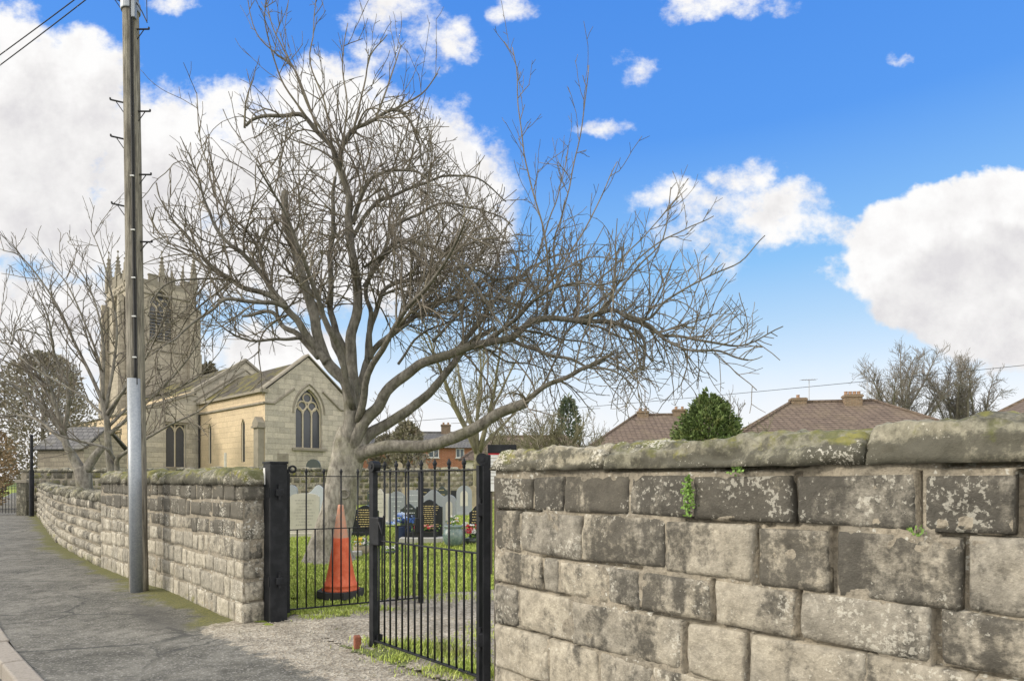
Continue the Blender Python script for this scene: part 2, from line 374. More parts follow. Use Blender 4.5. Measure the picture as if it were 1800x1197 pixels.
# church / house masonry: courses run along x' = P.(d1+d2)
def ashlar(name, c1, c2, mort, d, bw=0.7, bh=0.32, msz=0.012, dirtc=(0.16, 0.14, 0.11), dirt=0.5, bumpd=0.015):
    def b(t, p, bs):
        x, y, z = t.xyz(p)
        ux = t.vmath('DOT_PRODUCT', p, d)
        br = t.n('ShaderNodeTexBrick'); t.link(t.comb(ux, z, 0.0), br.inputs[0])
        br.inputs['Color1'].default_value = (*c1, 1); br.inputs['Color2'].default_value = (*c2, 1); br.inputs['Mortar'].default_value = (*mort, 1)
        br.inputs['Scale'].default_value = 1.0; br.inputs['Mortar Size'].default_value = msz; br.inputs['Brick Width'].default_value = bw; br.inputs['Row Height'].default_value = bh
        br.inputs['Mortar Smooth'].default_value = 0.3
        n = t.noise(p, 0.9, 8, 0.72); n2 = t.noise(t.vmath('MULTIPLY', p, (1, 1, 0.3)), 3.5, 7, 0.7)
        c = t.mix(t.math('MULTIPLY', t.step(t.math('ADD', t.math('MULTIPLY', n, 0.5), t.math('MULTIPLY', n2, 0.5)), 0.46, 0.66), dirt), br.outputs[0], dirtc)
        c = t.mix(t.step(t.noise(p, 14, 4, 0.6), 0.35, 0.75), c, t.vmath('SCALE', c, scale=0.78))
        h = t.math('ADD', t.math('MULTIPLY', br.outputs[1], -1.0), t.noise(p, 9, 4, 0.6))
        return c, h, bumpd
    return mat(name, b, 0.92, 0.12)

# ------------------------------------------------------------------ plan geometry of the street
E = Vector((-0.116, 4.0)); DW = Vector((0.6585, -0.7526)); BK = Vector((0.7526, 0.6585))    # right wall: end, direction towards viewer, inward normal
def qd(x, y): return (x-E.x)*BK.x + (y-E.y)*BK.y        # distance behind the street line
def gz(x, y):
    q = qd(x, y)
    z = min(1.0, 0.042*max(0.0, q-3.0))
    return z + 0.02*nz(x*0.7, y*0.7)*min(1, max(0, q-0.5))
LW = [(-2.74, 6.38), (-3.69, 7.36), (-4.72, 8.42), (-5.77, 9.40), (-6.95, 10.56), (-8.8, 12.56), (-10.6, 14.6), (-13.6, 18.3), (-16.6, 22.1), (-19.8, 26.1)]
class Path:
    def __init__(s, pts):
        s.p = [Vector(p) for p in pts]; s.s = [0]
        for a, b in zip(s.p, s.p[1:]): s.s.append(s.s[-1]+(b-a).length)
        s.L = s.s[-1]
    def __call__(s, u):
        i = 0
        while i < len(s.p)-2 and u > s.s[i+1]: i += 1
        a, b = s.p[i], s.p[i+1]; d = (b-a).normalized()
        def tang(k):
            k0, k1 = max(0, k-1), min(len(s.p)-1, k+1); return (s.p[k1]-s.p[k0]).normalized()
        f = (u-s.s[i])/max(1e-6, s.s[i+1]-s.s[i]); fc = min(1, max(0, f))
        tn = (tang(i)*(1-fc)+tang(i+1)*fc).normalized()
        q = a + d*(u-s.s[i])
        return q, tn
LP = Path(LW)
def left_frame(u):           # u from gate pillar to far end; outward normal to the street
    q, tn = LP(u); return q, tn, Vector((-tn.y, tn.x))
def right_frame(u):
    return E + DW*u, DW, -BK

# ------------------------------------------------------------------ ground
def grid_sheet(name, xs, ys, zf, material, colf=None, keep=None, kind='structure', smooth=True):
    mb = MB(); nx, ny = len(xs), len(ys)
    vs = []; cs = []
    for y in ys:
        for x in xs:
            vs.append(Vector((x, y, zf(x, y)))); cs.append(colf(x, y) if colf else (0.5, 0, 0))
    fs = []
    for j in range(ny-1):
        for i in range(nx-1):
            if keep is None or keep((xs[i]+xs[i+1])/2, (ys[j]+ys[j+1])/2): fs.append((j*nx+i, j*nx+i+1, (j+1)*nx+i+1, (j+1)*nx+i))
    mb.add(vs, fs, cs)
    return mb.build(name, material, None, smooth, kind)
def lin(a, b, n): return [a+(b-a)*i/(n-1) for i in range(n)]
# far terrain to the horizon
def strip_sheet(name, frame, us, ws, zf, material, colf=None, smooth=True):
    """sheet swept along a path: u along, w outward offset"""
    mb = MB(); vs = []; cs = []
    for u in us:
        q, tn, nn = frame(u)
        for w in ws:
            x, y = q.x+nn.x*w, q.y+nn.y*w
            vs.append(Vector((x, y, zf(x, y, w)))); cs.append(colf(x, y, u, w) if colf else (0.5, 0, 0))
    m = len(ws)
    mb.add(vs, [(i*m+j, (i+1)*m+j, (i+1)*m+j+1, i*m+j+1) for i in range(len(us)-1) for j in range(m-1)], cs)
    return mb.build(name, material, None, smooth, 'structure')
tb = MB(); tb.add([Vector((-2500, -2500, -0.35)), Vector((2500, -2500, -0.35)), Vector((2500, 2500, -0.35)), Vector((-2500, 2500, -0.35))], [(0, 1, 2, 3)])
tb.build('terrain', M_FIELD, None, False, 'structure')
# the street line as one path: right wall reversed, then gate gap, then left wall
ST = Path([tuple(E+DW*9), tuple(E+DW*3), tuple(E)] + LW + [(-23.2, 30.2), (-31, 40), (-60, 78)])
def st_frame(u):
    q, tn = ST(u); return q, tn, Vector((-tn.y, tn.x))
S_E = ST.s[2]; S_L = ST.s[3]
def pave_col(x, y, u, w):
    d = max(0.0, w)
    moss = exp(-d/0.34)*0.62 + 0.32*nz(x*1.1, y*1.1)*exp(-d/1.2)
    if u > S_L-0.2: moss += 0.52*exp(-d/0.6) + 0.30*max(0, nz(x*0.45+3, y*0.45))
    if u < S_L: moss *= 0.35
    dark_band = exp(-((u-(S_L+0.9))/1.2)**2)*exp(-((w-0.55)/0.3)**2)  # darker band on the pavement near the gate end of the left wall
    g = 0.0
    if u < S_L+0.5:
        g = max(0.0, 1.05 - max(0, d-0.1)/0.62) * min(1.0, max(0, (u-(S_E-0.6))/0.8))
        if u > S_L: g *= max(0, 1-(u-S_L)/0.5)
    return (moss, dark_band, g)
PW = 1.80
def pz(x, y, w): return 0.018*nz(x*0.8, y*0.8) + 0.006*nz(x*4, y*4) - (min(0.06, max(0, qd(x, y)-0.03)*0.4) if x > -2.6 else 0)
us = [i*0.09 for i in range(int(ST.s[-3]/0.09))] + lin(ST.s[-3], ST.L, 40)
strip_sheet('pavement', st_frame, us, lin(-0.42, PW-0.001, 28), pz, M_ASPH, pave_col)
strip_sheet('road', st_frame, lin(0, ST.L, 160), [PW+0.12, PW+1.5, PW+4, PW+8, PW+16], lambda x, y, w: -0.11, M_ROAD)
# kerb stones
kb = MB(); u = 0.4
while u < ST.L-30:
    L = R.uniform(0.8, 0.95); q, tn, nn = st_frame(u+L/2)
    c = q + nn*(PW+0.075)
    kb.box((c.x, c.y, -0.075), (L-0.012, 0.15, 0.19), (tn.x, tn.y), (R.random(), 0, 0), 0.015); u += L
kb.build('kerb', M_KERB, None, False, 'structure')

# churchyard turf
def turf_keep(x, y): return qd(x, y) > 0.12 or x < -2.0
def turf_z(x, y):
    return gz(x, y) + 0.012*nz(x*3.1, y*3.1)
def inside(x, y):
    """is the point behind the street walls"""
    if x > -2.4: return qd(x, y) > 0.25
    best = None
    for i in range(len(LW)-1):
        a, b = LP.p[i], LP.p[i+1]; d = b-a; t = max(0, min(1, ((x-a.x)*d.x+(y-a.y)*d.y)/d.length_squared))
        c = a+d*t; dist = (Vector((x, y))-c).length
        if best is None or dist < best[0]:
            nn = Vector((-d.y, d.x)).normalized(); best = (dist, (Vector((x, y))-c).dot(nn))
    return best[1] < -0.15 or y > 27.5 and qd(x, y) > 0
xs = lin(-14, 8, 160); ys = lin(2.5, 24, 160)
grid_sheet('churchyard_lawn', xs, ys, turf_z, M_TURF, None, lambda x, y: inside(x, y) and not (x < -2.6 and qd(x, y) < 0.5))
def far_keep(x, y):
    return inside(x, y) and not (-13.5 < x < 7.5 and 3 < y < 23.5)
grid_sheet('far_lawn', lin(-110, 120, 150), lin(-10, 190, 130), lambda x, y: gz(x, y)-0.03, M_TURF, None, far_keep)

# gravel track through the gate
DRV = [(-2.62, 6.42), (-2.25, 6.78), (-1.75, 7.12), (-1.45, 7.75), (-0.4, 8.15), (1.4, 8.9), (4.5, 10.0), (6.8, 9.0), (5.0, 6.5), (2.2, 5.2), (0.35, 4.5), (-0.05, 4.12), (-1.2, 5.2)]
def in_poly(x, y, P):
    r = False; j = len(P)-1
    for i in range(len(P)):
        if (P[i][1] > y) != (P[j][1] > y) and x < (P[j][0]-P[i][0])*(y-P[i][1])/(P[j][1]-P[i][1])+P[i][0]: r = not r
        j = i
    return r
def pdist(x, y, P):
    d = 9; p = Vector((x, y))
    for i in range(len(P)):
        a, b = Vector(P[i]), Vector(P[(i+1) % len(P)]); ab = b-a
        t = max(0, min(1, (p-a).dot(ab)/ab.length_squared)); d = min(d, (p-a-ab*t).length)
    return d
def drv_col(x, y):
    d = pdist(x, y, DRV) if in_poly(x, y, DRV) else 0
    k = 0.62*exp(-d/0.18)
    # grass verge where the right leaf stops
    k += 0.75*exp(-(((x+0.75)/0.55)**2+((y-5.35)/0.35)**2)) + 0.5*exp(-(((x+1.75)/0.4)**2+((y-6.6)/0.22)**2))
    return (k, 0, 0)
grid_sheet('driveway', lin(-2.9, 7, 130), lin(3.9, 10.2, 110), lambda x, y: turf_z(x, y)+0.006+min(0.016, max(0, qd(x, y))*0.08)+0.008*nz(x*6, y*6)*min(1, max(0, qd(x, y))), M_GRAV, drv_col, lambda x, y: in_poly(x, y, DRV) and qd(x, y) > -0.06)

# ------------------------------------------------------------------ masonry builder
def stone_block(mb, frame, s0, s1, z0, z1, res, bulge, tint, sootf, mossf, seed, zoff=None, round_=0.007, amp=0.011, gap=0.004, sink=0.013, crm=0.018, gaps=None):
    """one hand-dressed block: front face grid sinking to the joint at its rounded edge"""
    s0 += gaps[0] if gaps else gap; s1 -= gaps[1] if gaps else gap; z0 += gap; z1 -= gap
    jz = R.uniform(-0.006, 0.006); z0 += jz; z1 += jz
    w, h = s1-s0, z1-z0
    if w < 0.03 or h < 0.03: return
    nx = max(4, min(44, int(w/res))); ny = max(4, min(24, int(h/res)))
    def sp(i, n):                       # concentrate rows at the edges
        f = i/n; return 0.5-0.5*cos(pi*f)*(0.55+0.45*abs(cos(pi*f)))
    vs = []; cs = []
    cr = min(crm, 0.3*min(w, h))
    tl = [R.uniform(-1, 1)*min(0.02, h*0.08) for _ in range(4)]; tw = [R.uniform(-1, 1)*min(0.02, w*0.05) for _ in range(4)]
    for j in range(ny+1):
        fv = sp(j, ny)
        for i in range(nx+1):
            fu = sp(i, nx)
            x = s0+w*fu; z = z0+h*fv
            # skewed corners
            z += (tl[0]*(1-fu)+tl[1]*fu)*(1-fv)*0.5 + (tl[2]*(1-fu)+tl[3]*fu)*fv*0.5
            x += (tw[0]*(1-fv)+tw[1]*fv)*(1-fu)*0.5 + (tw[2]*(1-fv)+tw[3]*fv)*fu*0.5
            ex = min(fu, 1-fu)*w; ez = min(fv, 1-fv)*h
            if ex < cr and ez < cr:
                e = cr - sqrt((cr-ex)**2+(cr-ez)**2)
            else: e = min(ex, ez)
            q, tn, nn = frame(x)
            e2 = e + 0.008*nz(x*11+seed, z*11, seed) + 0.005*nz(x*33+seed, z*33, seed)
            prof = 1-exp(-max(0, e2)/round_) if e > 0 else -0.5+e*6
            d = -sink*(1-prof) + bulge*prof*(0.6+0.4*(1-(2*fu-1)**2)*(1-(2*fv-1)**2))
            d += amp*1.4*fbm((x*5+seed, z*5, seed*0.7), 4)*prof + amp*0.5*nz(x*28, z*28, seed)*prof - amp*1.6*max(0, nz(x*7+seed, z*9, seed+4)-0.25)*prof
            if i in (0, nx) or j in (0, ny): d = -0.06
            vs.append(Vector((q.x+nn.x*d, q.y+nn.y*d, z + (zoff(x) if zoff else 0))))
            cs.append((tint, sootf(x, z), mossf(x, z)))
    fs = [(j*(nx+1)+i, j*(nx+1)+i+1, (j+1)*(nx+1)+i+1, (j+1)*(nx+1)+i) for j in range(ny) for i in range(nx)]
    mb.add(vs, fs, cs)
def mortar_face(mb, frame, s0, s1, z0, z1, res=0.03, deep=0.008, seed=0.0, depth=0.38, opens=(), cracks=()):
    nx = max(2, int((s1-s0)/res)); ny = max(2, int((z1-z0)/res)); vs = []
    for j in range(ny+1):
        z = z0+(z1-z0)*j/ny
        for i in range(nx+1):
            s = s0+(s1-s0)*i/nx; q, tn, nn = frame(s)
            k = nz(s*2.3+seed, z*3.1, 1.7); d = -deep - 0.030*max(0, k-0.12)*2 + 0.005*nz(s*25, z*25)
            for zc in cracks:
                if abs(z-zc-0.004*nz(s*6, zc*7)) < 0.0075 and nz(s*1.4, zc*9.1, 2.6) > -0.10: d -= 0.07
            for (os, oa, ob) in opens:
                if abs(s-os) < 0.011 and oa < z < ob: d -= 0.10
            vs.append(Vector((q.x+nn.x*d, q.y+nn.y*d, z)))
    fs = [(j*(nx+1)+i, j*(nx+1)+i+1, (j+1)*(nx+1)+i+1, (j+1)*(nx+1)+i) for j in range(ny) for i in range(nx)]
    mb.add(vs, fs)
def wall_core(mb, frame, ss, z0, z1, t, inset=0.05):
    vs = []
    zf = z1 if callable(z1) else (lambda s: z1)
    for s in ss:
        q, tn, nn = frame(s)
        for d, z in ((-inset, z0), (-t, z0), (-t, zf(s)), (-inset, zf(s))): vs.append(Vector((q.x+nn.x*d, q.y+nn.y*d, z)))
    fs = [(i*4+k, (i+1)*4+k, (i+1)*4+(k+1) % 4, i*4+(k+1) % 4) for i in range(len(ss)-1) for k in range(4)] + [(0, 1, 2, 3), tuple(len(vs)-4+k for k in range(4))]
    mb.add(vs, fs)
def coping_piece(mb, frame, s0, s1, zb, zt, t, over, seed, res=0.03, moss=0.62, na=14, end0=False, end1=False, tint=0.5, wob=0.014):
    """rounded coping stone: half-barrel section, lumpy"""
    n = max(3, int((s1-s0)/res)); vs = []; cs = []
    for i in range(n+1):
        f = i/n; s = s0+(s1-s0)*f; q, tn, nn = frame(s)
        e = min((s-s0), (s1-s))
        k = 1.0
        rad = 0.055
        if e < rad: k = 1-0.20*(1-sqrt(max(0, 1-(1-e/rad)**2)))
        if end0 and s-s0 < 0.10: k *= 0.55+0.45*sqrt(max(0, 1-(1-(s-s0)/0.10)**2))
        for a in range(na+1):
            th = pi*a/na
            cx = cos(th); cz = sin(th)
            px = (abs(cx)**0.60)*(1 if cx > 0 else -1); pzz = cz**0.86
            w = (t/2+over)*px; z = (zt-zb)*pzz*k
            d = wob*2.1*fbm((s*2.4+seed, a*0.22, seed), 5) + wob*0.7*nz(s*17, a*1.9, seed) - wob*1.2*max(0, nz(s*5.1+seed, a*0.5, 3.3)-0.15) + wob*0.8*fbm((s*14+seed, a*1.6, seed), 3)
            off = -t/2 + w*(1 if k > .99 else (0.9+0.1*k)) + d*cx
            vs.append(Vector((q.x+nn.x*off, q.y+nn.y*off, zb + z + d*cz + 0.004*nz(s*9, seed))))
            cs.append((tint, 0.52+0.25*(1-cz)+0.5*nz(s*2, a*.4, 4.2), moss*cz**0.5+0.10+0.25*nz(s*1.3, seed, 2.2)))
    m = na+1
    fs = [(i*m+a, (i+1)*m+a, (i+1)*m+a+1, i*m+a+1) for i in range(n) for a in range(na)]
    fs += [tuple(range(m)), tuple(n*m+a for a in range(m-1, -1, -1))]
    fs += [(i*m+na, (i+1)*m+na, (i+1)*m, i*m) for i in range(n)]
    mb.add(vs, fs, cs)

# ------------------------------------------------------------------ right-hand wall (near)
def s_px(px):
    k = (px-900)/1100.0
    return (k*E.y - E.x)/(DW.x - k*DW.y)
rw = thing('stone_wall', 'blackened squared sandstone block wall with rounded mossy coping, running right from the open gate', 'wall', (E.x, E.y, 0), 'boundary walls')
RS_END = 6.2
courses = [((1.268, 1.480), [868, 936, 989, 1107, 1215, 1398, 1615, 1794]),
           ((1.008, 1.268), [868, 914, 1023, 1169, 1327, 1462, 1694]),
           ((0.800, 1.008), [868, 954, 983, 1067, 1125, 1252, 1402, 1646]),
           ((0.545, 0.800), [868, 912, 1003, 1204, 1312, 1520, 1715]),
           ((0.270, 0.545), [868, 963, 1053, 1146, 1330, 1490, 1690]),
           ((-0.05, 0.270), [868, 930, 1010, 1110, 1240, 1420, 1620])]
OPEN = {1398, 1615, 1794, 1327, 1462, 1694, 1252, 1402, 1204, 1646, 1312}; opens = []
mb = MB(); mo = MB()
for ci, ((z0, z1), js) in enumerate(courses):
    ss = [s_px(p) for p in js]; ss[0] = 0.0
    og = [0.012 if p in OPEN else R.choice([0.002, 0.003, 0.004]) for p in js]; opens += [(s_px(p), z0, z1) for p in js if p in OPEN]
    while ss[-1] < RS_END: og.append(R.choice([0.004, 0.012])); ss.append(ss[-1]+R.uniform(0.38, 0.75))
    for k in range(len(ss)-1):
        seed = ci*13.7+k*3.1
        soot0 = [1.0, 0.62, 0.47, 0.40, 0.36, 0.36][ci] + R.uniform(-0.2, 0.2)
        if ss[k] < 0.55: soot0 += 0.08
        stone_block(mb, right_frame, ss[k], ss[k+1], z0, z1, 0.02 if ss[k] < 3.2 else 0.06, R.uniform(0.001, 0.007), R.random(),
                    lambda x, z, b=soot0: b + 0.25*nz(x*2.1, z*2.1, 5.5), lambda x, z, z1=z1: 0.12+0.14*nz(x*1.7, z*2, 8.8), seed, gap=R.choice([0.003, 0.004, 0.006]), gaps=(og[k], og[k+1]))
# packing stones in the end
mortar_face(mo, right_frame, 0.01, RS_END, -0.05, 1.515, 0.012, opens=opens, cracks=[1.268, 1.008, 0.800, 0.545, 0.270, 1.510])
wall_core(mo, right_frame, lin(0.02, RS_END, 12), -0.05, 1.50, 0.40)
mb.build('masonry', M_STONE, rw, True); mo.build('mortar', M_MORTAR, rw, True)
cp = MB()
for a, b_, zt, sd, e0 in ((0.0, s_px(1066), 1.648, 1.3, True), (s_px(1069), s_px(1521), 1.655, 5.1, False), (s_px(1526), 3.05, 1.668, 9.7, False), (3.07, 3.9, 1.68, 12.2, False), (3.92, 5.0, 1.66, 17.7, False), (5.02, RS_END, 1.67, 21.0, False)):
    coping_piece(cp, right_frame, a, b_, 1.512, zt, 0.40, 0.03, sd, 0.014, 0.56, 24, e0, False, R.random(), 0.018)
cp.build('coping', M_COPE, rw, True)
# little fern growing from the joints
def leaf_tuft(mb, c, n, spread, size, up, nrm):
    for _ in range(n):
        p = Vector(c)+Vector((R.gauss(0, 1)*spread[0], R.gauss(0, 1)*spread[1], R.gauss(0, 1)*spread[2]))
        a = Vector((R.gauss(0, 1), R.gauss(0, 1), R.gauss(0, 1)+up)).normalized()*size*R.uniform(0.6, 1.3)
        b_ = (a.cross(Vector(nrm)+Vector((R.gauss(0, .4), R.gauss(0, .4), R.gauss(0, .4))))).normalized()*size*0.42
        mb.add([p, p+a*0.5+b_, p+a, p+a*0.5-b_], [(0, 1, 2, 3)], (R.random(), 0, 0))
def wall_plant(px, z0, z1, n, label, size=0.016):
    s = s_px(px); q = E+DW*s-BK*0.012
    t_ = thing('wall_fern', label, 'plant', (q.x, q.y, z0), 'plants in the wall joints'); m = MB()
    for k in range(n):
        f = R.random()**0.8; z = z0+(z1-z0)*f
        w = 0.010+0.014*(1-abs(2*f-0.7))
        leaf_tuft(m, (q.x+DW.x*R.gauss(0, w)-BK.x*0.012, q.y+DW.y*R.gauss(0, w)-BK.y*0.012, z), 2, (0.006, 0.006, 0.006), size, -0.3, (-BK.x, -BK.y, 0))
    m.build('leaves', M_IVY, t_)
    m = MB(); m.tube([(q.x, q.y, z1), (q.x-BK.x*.012, q.y-BK.y*.012, (z0+z1)/2), (q.x, q.y, z0)], 0.002, 4); m.build('stem', M_TWIG, t_)
wall_plant(1214, 1.29, 1.47, 90, 'small bright green fern trailing down the near wall just below its coping')
wall_plant(1302, 1.485, 1.515, 22, 'tiny green sprig in the joint under the near coping')
wall_plant(1614, 1.262, 1.30, 16, 'tiny green sprig between two blackened upper blocks of the near wall', 0.012)

# ------------------------------------------------------------------ left walls
lw = thing('stone_wall', 'pale rubble-block wall with rounded mossy coping, between telegraph pole and gatepost', 'wall', (-2.74, 6.38, 0), 'boundary walls')
mb = MB(); mo = MB()
SA = LP.s[4]-0.05
zs = [-0.04, 0.20, 0.42, 0.63, 0.84, 1.04, 1.235, 1.42]
for ci in range(7):
    s = -0.0 - (0.0); s = 0.0; k = 0
    while s < SA-0.02:
        L = R.uniform(0.15, 0.40) if not (k == 0) else (0.36 if ci % 2 else 0.22)
        if SA-(s+L) < 0.14: L = SA-s
        sb = 0.20+0.13*ci-0.28 + (0.50 if ci >= 5 else (0.30 if ci == 4 else 0.10)) + R.uniform(-0.1, 0.1)
        wz = lambda c: zs[c] + (0.032*nz(s*0.9, c*3.3, 1.1)+0.018*nz(s*3.1, c*5.1) if 0 < c < 7 else 0)
        stone_block(mb, left_frame, s, s+L, wz(ci), wz(ci+1), 0.03, R.uniform(0.0, 0.006), R.random(), lambda x, z, b=sb: b+0.40*nz(x*1.5, z*1.2, 3.3), lambda x, z: 0.18+0.15*nz(x*1.2, z*1.3, 2.2) + (0.3 if z < 0.12 else 0), R.uniform(0, 90), round_=0.006, amp=0.006, gap=R.uniform(0.0, 0.003), sink=0.006)
        s += L; k += 1
def end_frame(u):      # end face of the left wall at the gate
    q0, tn, nn = left_frame(0.0); return q0 - nn*u, -nn, -tn
for ci in range(7):
    cuts = [0, 0.22, 0.42] if ci % 2 else [0, 0.42]
    for a, b_ in zip(cuts, cuts[1:]):
        stone_block(mb, end_frame, a, b_, zs[ci], zs[ci+1], 0.03, R.uniform(0.0, 0.015), 0.5+R.uniform(-.3, .3), lambda x, z: 0.62+0.25*nz(x*3, z*2, 6.1), lambda x, z: 0.2, R.uniform(0, 90), round_=0.010, amp=0.012)
mortar_face(mo, left_frame, 0.0, SA, -0.04, 1.43, 0.05, 0.004, 4.0)
mortar_face(mo, end_frame, 0.0, 0.42, -0.04, 1.43, 0.05, 0.004, 4.0)
wall_core(mo, left_frame, lin(0.06, SA, 14), -0.04, 1.42, 0.42, 0.06)
mb.build('masonry', M_STONE2, lw, True); mo.build('mortar', M_MORTAR, lw, True)
cp = MB(); s = -0.02; k = 0
while s < SA:
    L = min(R.uniform(0.35, 0.62), SA-s)
    if SA-(s+L) < 0.2: L = SA-s
    coping_piece(cp, left_frame, s, s+L-0.008, 1.412, 1.585+R.uniform(-0.016, 0.016), 0.42, 0.04, R.uniform(0, 80), 0.035, 0.66, 14, k == 0, False, R.random(), 0.022); s += L; k += 1
cp.build('coping', M_COPE, lw, True)

lw2 = thing('stone_wall', 'lower crumbling rubble wall with jagged upright capstones, curving away beyond the coped wall', 'wall', (LW[4][0], LW[4][1], 0), 'boundary walls')
mb = MB(); mo = MB(); SB = LP.L
def low_h(s): return 1.12 + 0.10*(s-SA)/(SB-SA) + 0.04*nz(s*1.1)
for ci in range(6):
    s = SA+0.02
    while s < SB-0.02:
        L = R.uniform(0.16, 0.55)
        if SB-(s+L) < 0.15: L = SB-s
        h0 = -0.04 + (low_h(s+L/2)+0.04)*ci/6; h1 = -0.04 + (low_h(s+L/2)+0.04)*(ci+1)/6
        sb = 0.42+0.05*ci+R.uniform(-0.2, 0.2)
        stone_block(mb, left_frame, s, s+L, h0, h1, 0.05 if s < 9 else 0.09, R.uniform(0.0, 0.035), R.random(), lambda x, z, b=sb: b+0.25*nz(x*1.5, z*2, 3.3), lambda x, z: 0.3+0.15*nz(x*1.2, z*1.3, 2.2) + (0.25 if z < 0.12 else 0), R.uniform(0, 90), round_=0.014, amp=0.02)
        s += L
for s in [SA+0.02]:
    pass
wall_core(mo, left_frame, lin(SA+0.02, SB, 40), -0.04, lambda s: low_h(s)-0.02, 0.42, 0.03)
mb.build('masonry', M_STONE2, lw2, True); mo.build('mortar', M_MORTAR, lw2, True)
cp = MB(); s = SA+0.04
while s < SB:
    L = R.uniform(0.10, 0.30)
    zt = low_h(s)+R.uniform(0.07, 0.17)
    coping_piece(cp, left_frame, s, min(SB, s+L), low_h(s)-0.03, zt, 0.42, R.uniform(-0.02, 0.03), R.uniform(0, 80), 0.05, 0.42, 10, False, False, R.random(), 0.03); s += L+0.004
cp.build('capstones', M_COPE, lw2, True)

# ------------------------------------------------------------------ gate
def iron_b(t, p, bs):
    n = t.noise(p, 40, 5, 0.65); n2 = t.noise(p, 9, 4, 0.6)
    c = t.mix(t.step(n2, 0.4, 0.7), (0.010, 0.011, 0.013), (0.020, 0.021, 0.024))
    c = t.mix(t.step(n, 0.74, 0.79), c, (0.30, 0.30, 0.29))
    return c, n, 0.002
M_IRON = mat('black_painted_iron', iron_b, 0.55, 0.22)
M_WHITE = plain('white_sticker', (0.62, 0.62, 0.60), 0.05, 20, 0.6)
M_WOOD = plain('dark_timber', (0.10, 0.085, 0.07), 0.3, 20, 0.85, 0.2, bump=0.01)
def ring(mb, c, r, rr, ax, n=18, m=8):
    ax = Vector((ax[0], ax[1], 0)); mb.tube([Vector(c)+ax*(cos(2*pi*i/n)*r)+Vector((0, 0, sin(2*pi*i/n)*r)) for i in range(n+1)], rr, m, False)
gpl = thing('gate_post', 'square black steel gatepost with white sticker, against the pale wall end', 'gate post', (-2.47, 6.53, 0), 'gateposts')
m = MB(); m.box((-2.47, 6.53, 0.80), (0.20, 0.18, 1.66), DW, bev=0.008); m.build('post', M_IRON, gpl)
m = MB(); m.box((-2.47, 6.53, 1.640), (0.215, 0.195, 0.022), DW, bev=0.004); m.build('cap', M_IRON, gpl)
fn = -BK; fc = Vector((-2.47, 6.53))+fn*0.092 - DW*0.062
m = MB(); m.box((fc.x, fc.y, 1.50), (0.05, 0.004, 0.17), DW); m.build('sticker', M_WHITE, gpl)
for z in (1.33, 0.42):
    m = MB(); c = Vector((-2.47, 6.53))+DW*0.115
    m.box((c.x, c.y, z), (0.05, 0.07, 0.07), DW, bev=0.006); m.tube([(c.x+DW.x*.01, c.y+DW.y*.01, z-0.07), (c.x+DW.x*.01, c.y+DW.y*.01, z+0.09)], 0.014, 8)
    m.box((c.x-DW.x*.09-BK.x*.094, c.y-DW.y*.09-BK.y*.094, z), (0.13, 0.008, 0.10), DW)
    m.build('hinge', M_IRON, gpl)

def gate_leaf(label, H, Lx, nb, ztop, zmid, zbot, hinge_w, latch_w, latch_top, latch_scroll, hinge_ring, wave=0.0):
    H = Vector(H); Lx = Vector(Lx); d = (Lx-H).normalized(); W = (Lx-H).length; n = Vector((-d.y, d.x))
    t_ = thing('gate_leaf', label, 'gate', (H.x, H.y, 0), 'leaves of the churchyard gate')
    P = lambda s, z, o=0.0: Vector((H.x+d.x*s+n.x*o, H.y+d.y*s+n.y*o, z))
    def flat(name, s0, s1, z, th=0.010, hh=0.030, par=None):
        m = MB(); c = P((s0+s1)/2, z); m.box(c, (s1-s0, 0.028, th), d, bev=0.002); return m.build(name, M_IRON, par or t_)
    flat('rail', hinge_w/2, W-latch_w/2, ztop); flat('rail', hinge_w/2, W-latch_w/2, zmid); flat('rail', hinge_w/2, W-latch_w/2, zbot, 0.014)
    m = MB(); m.box(P(0, (ztop+zbot)/2+0.0), (hinge_w, 0.045, ztop-zbot+0.06), d, bev=0.005); hs = m.build('stile', M_IRON, t_)
    if hinge_ring:
        m = MB(); ring(m, P(0.045, ztop+0.075), 0.032, 0.012, d); m.tube([P(0, ztop), P(0, ztop+0.06), P(0.015, ztop+0.1)], 0.012, 8); m.build('scroll', M_IRON, hs)
    m = MB(); m.box(P(W, (latch_top+zbot)/2-0.03), (latch_w, 0.05, latch_top-zbot+0.06), d, bev=0.006); ls = m.build('stile', M_IRON, t_)
    if latch_scroll:
        m = MB(); c = P(W-0.018, latch_top)
        m.tube([c-n.to_3d()*0.035, c+n.to_3d()*0.035], 0.048, 14); m.tube([c-n.to_3d()*0.042, c+n.to_3d()*0.042], 0.02, 10); m.build('scroll', M_IRON, ls)
    for k in range(nb):
        s = W*(k+1)/(nb+1)
        m = MB(); m.tube([P(s, zbot), P(s, ztop+0.02)], 0.0085, 8); b_ = m.build('bar', M_IRON, t_, True)
        m = MB(); c = P(s, ztop+0.015)
        m.lathe(c, [(0.010, 0), (0.013, 0.010), (0.010, 0.016), (0.016, 0.028), (0.018, 0.04), (0.010, 0.056), (0.003, 0.072)], 10); m.build('finial', M_IRON, b_, True)
    for k in range(nb+1):
        s = W*(k+0.5)/(nb+1)
        m = MB(); m.tube([P(s, zbot), P(s, zmid)], 0.0085, 8); m.build('short_bar', M_IRON, t_, True)
    return t_, P, W, d, n
HL = (-2.375, 6.64); LL = (-1.07, 7.34)
g1, P1, W1, d1, n1 = gate_leaf('left black iron gate leaf with spear-tipped bars, standing between gatepost and orange cone', HL, LL, 7, 1.50, 0.93, 0.085, 0.032, 0.055, 1.56, False, True)
m = MB(); m.box(P1(W1-0.02, 0.93), (0.10, 0.06, 0.17), d1, bev=0.006); m.build('latch', M_IRON, g1)
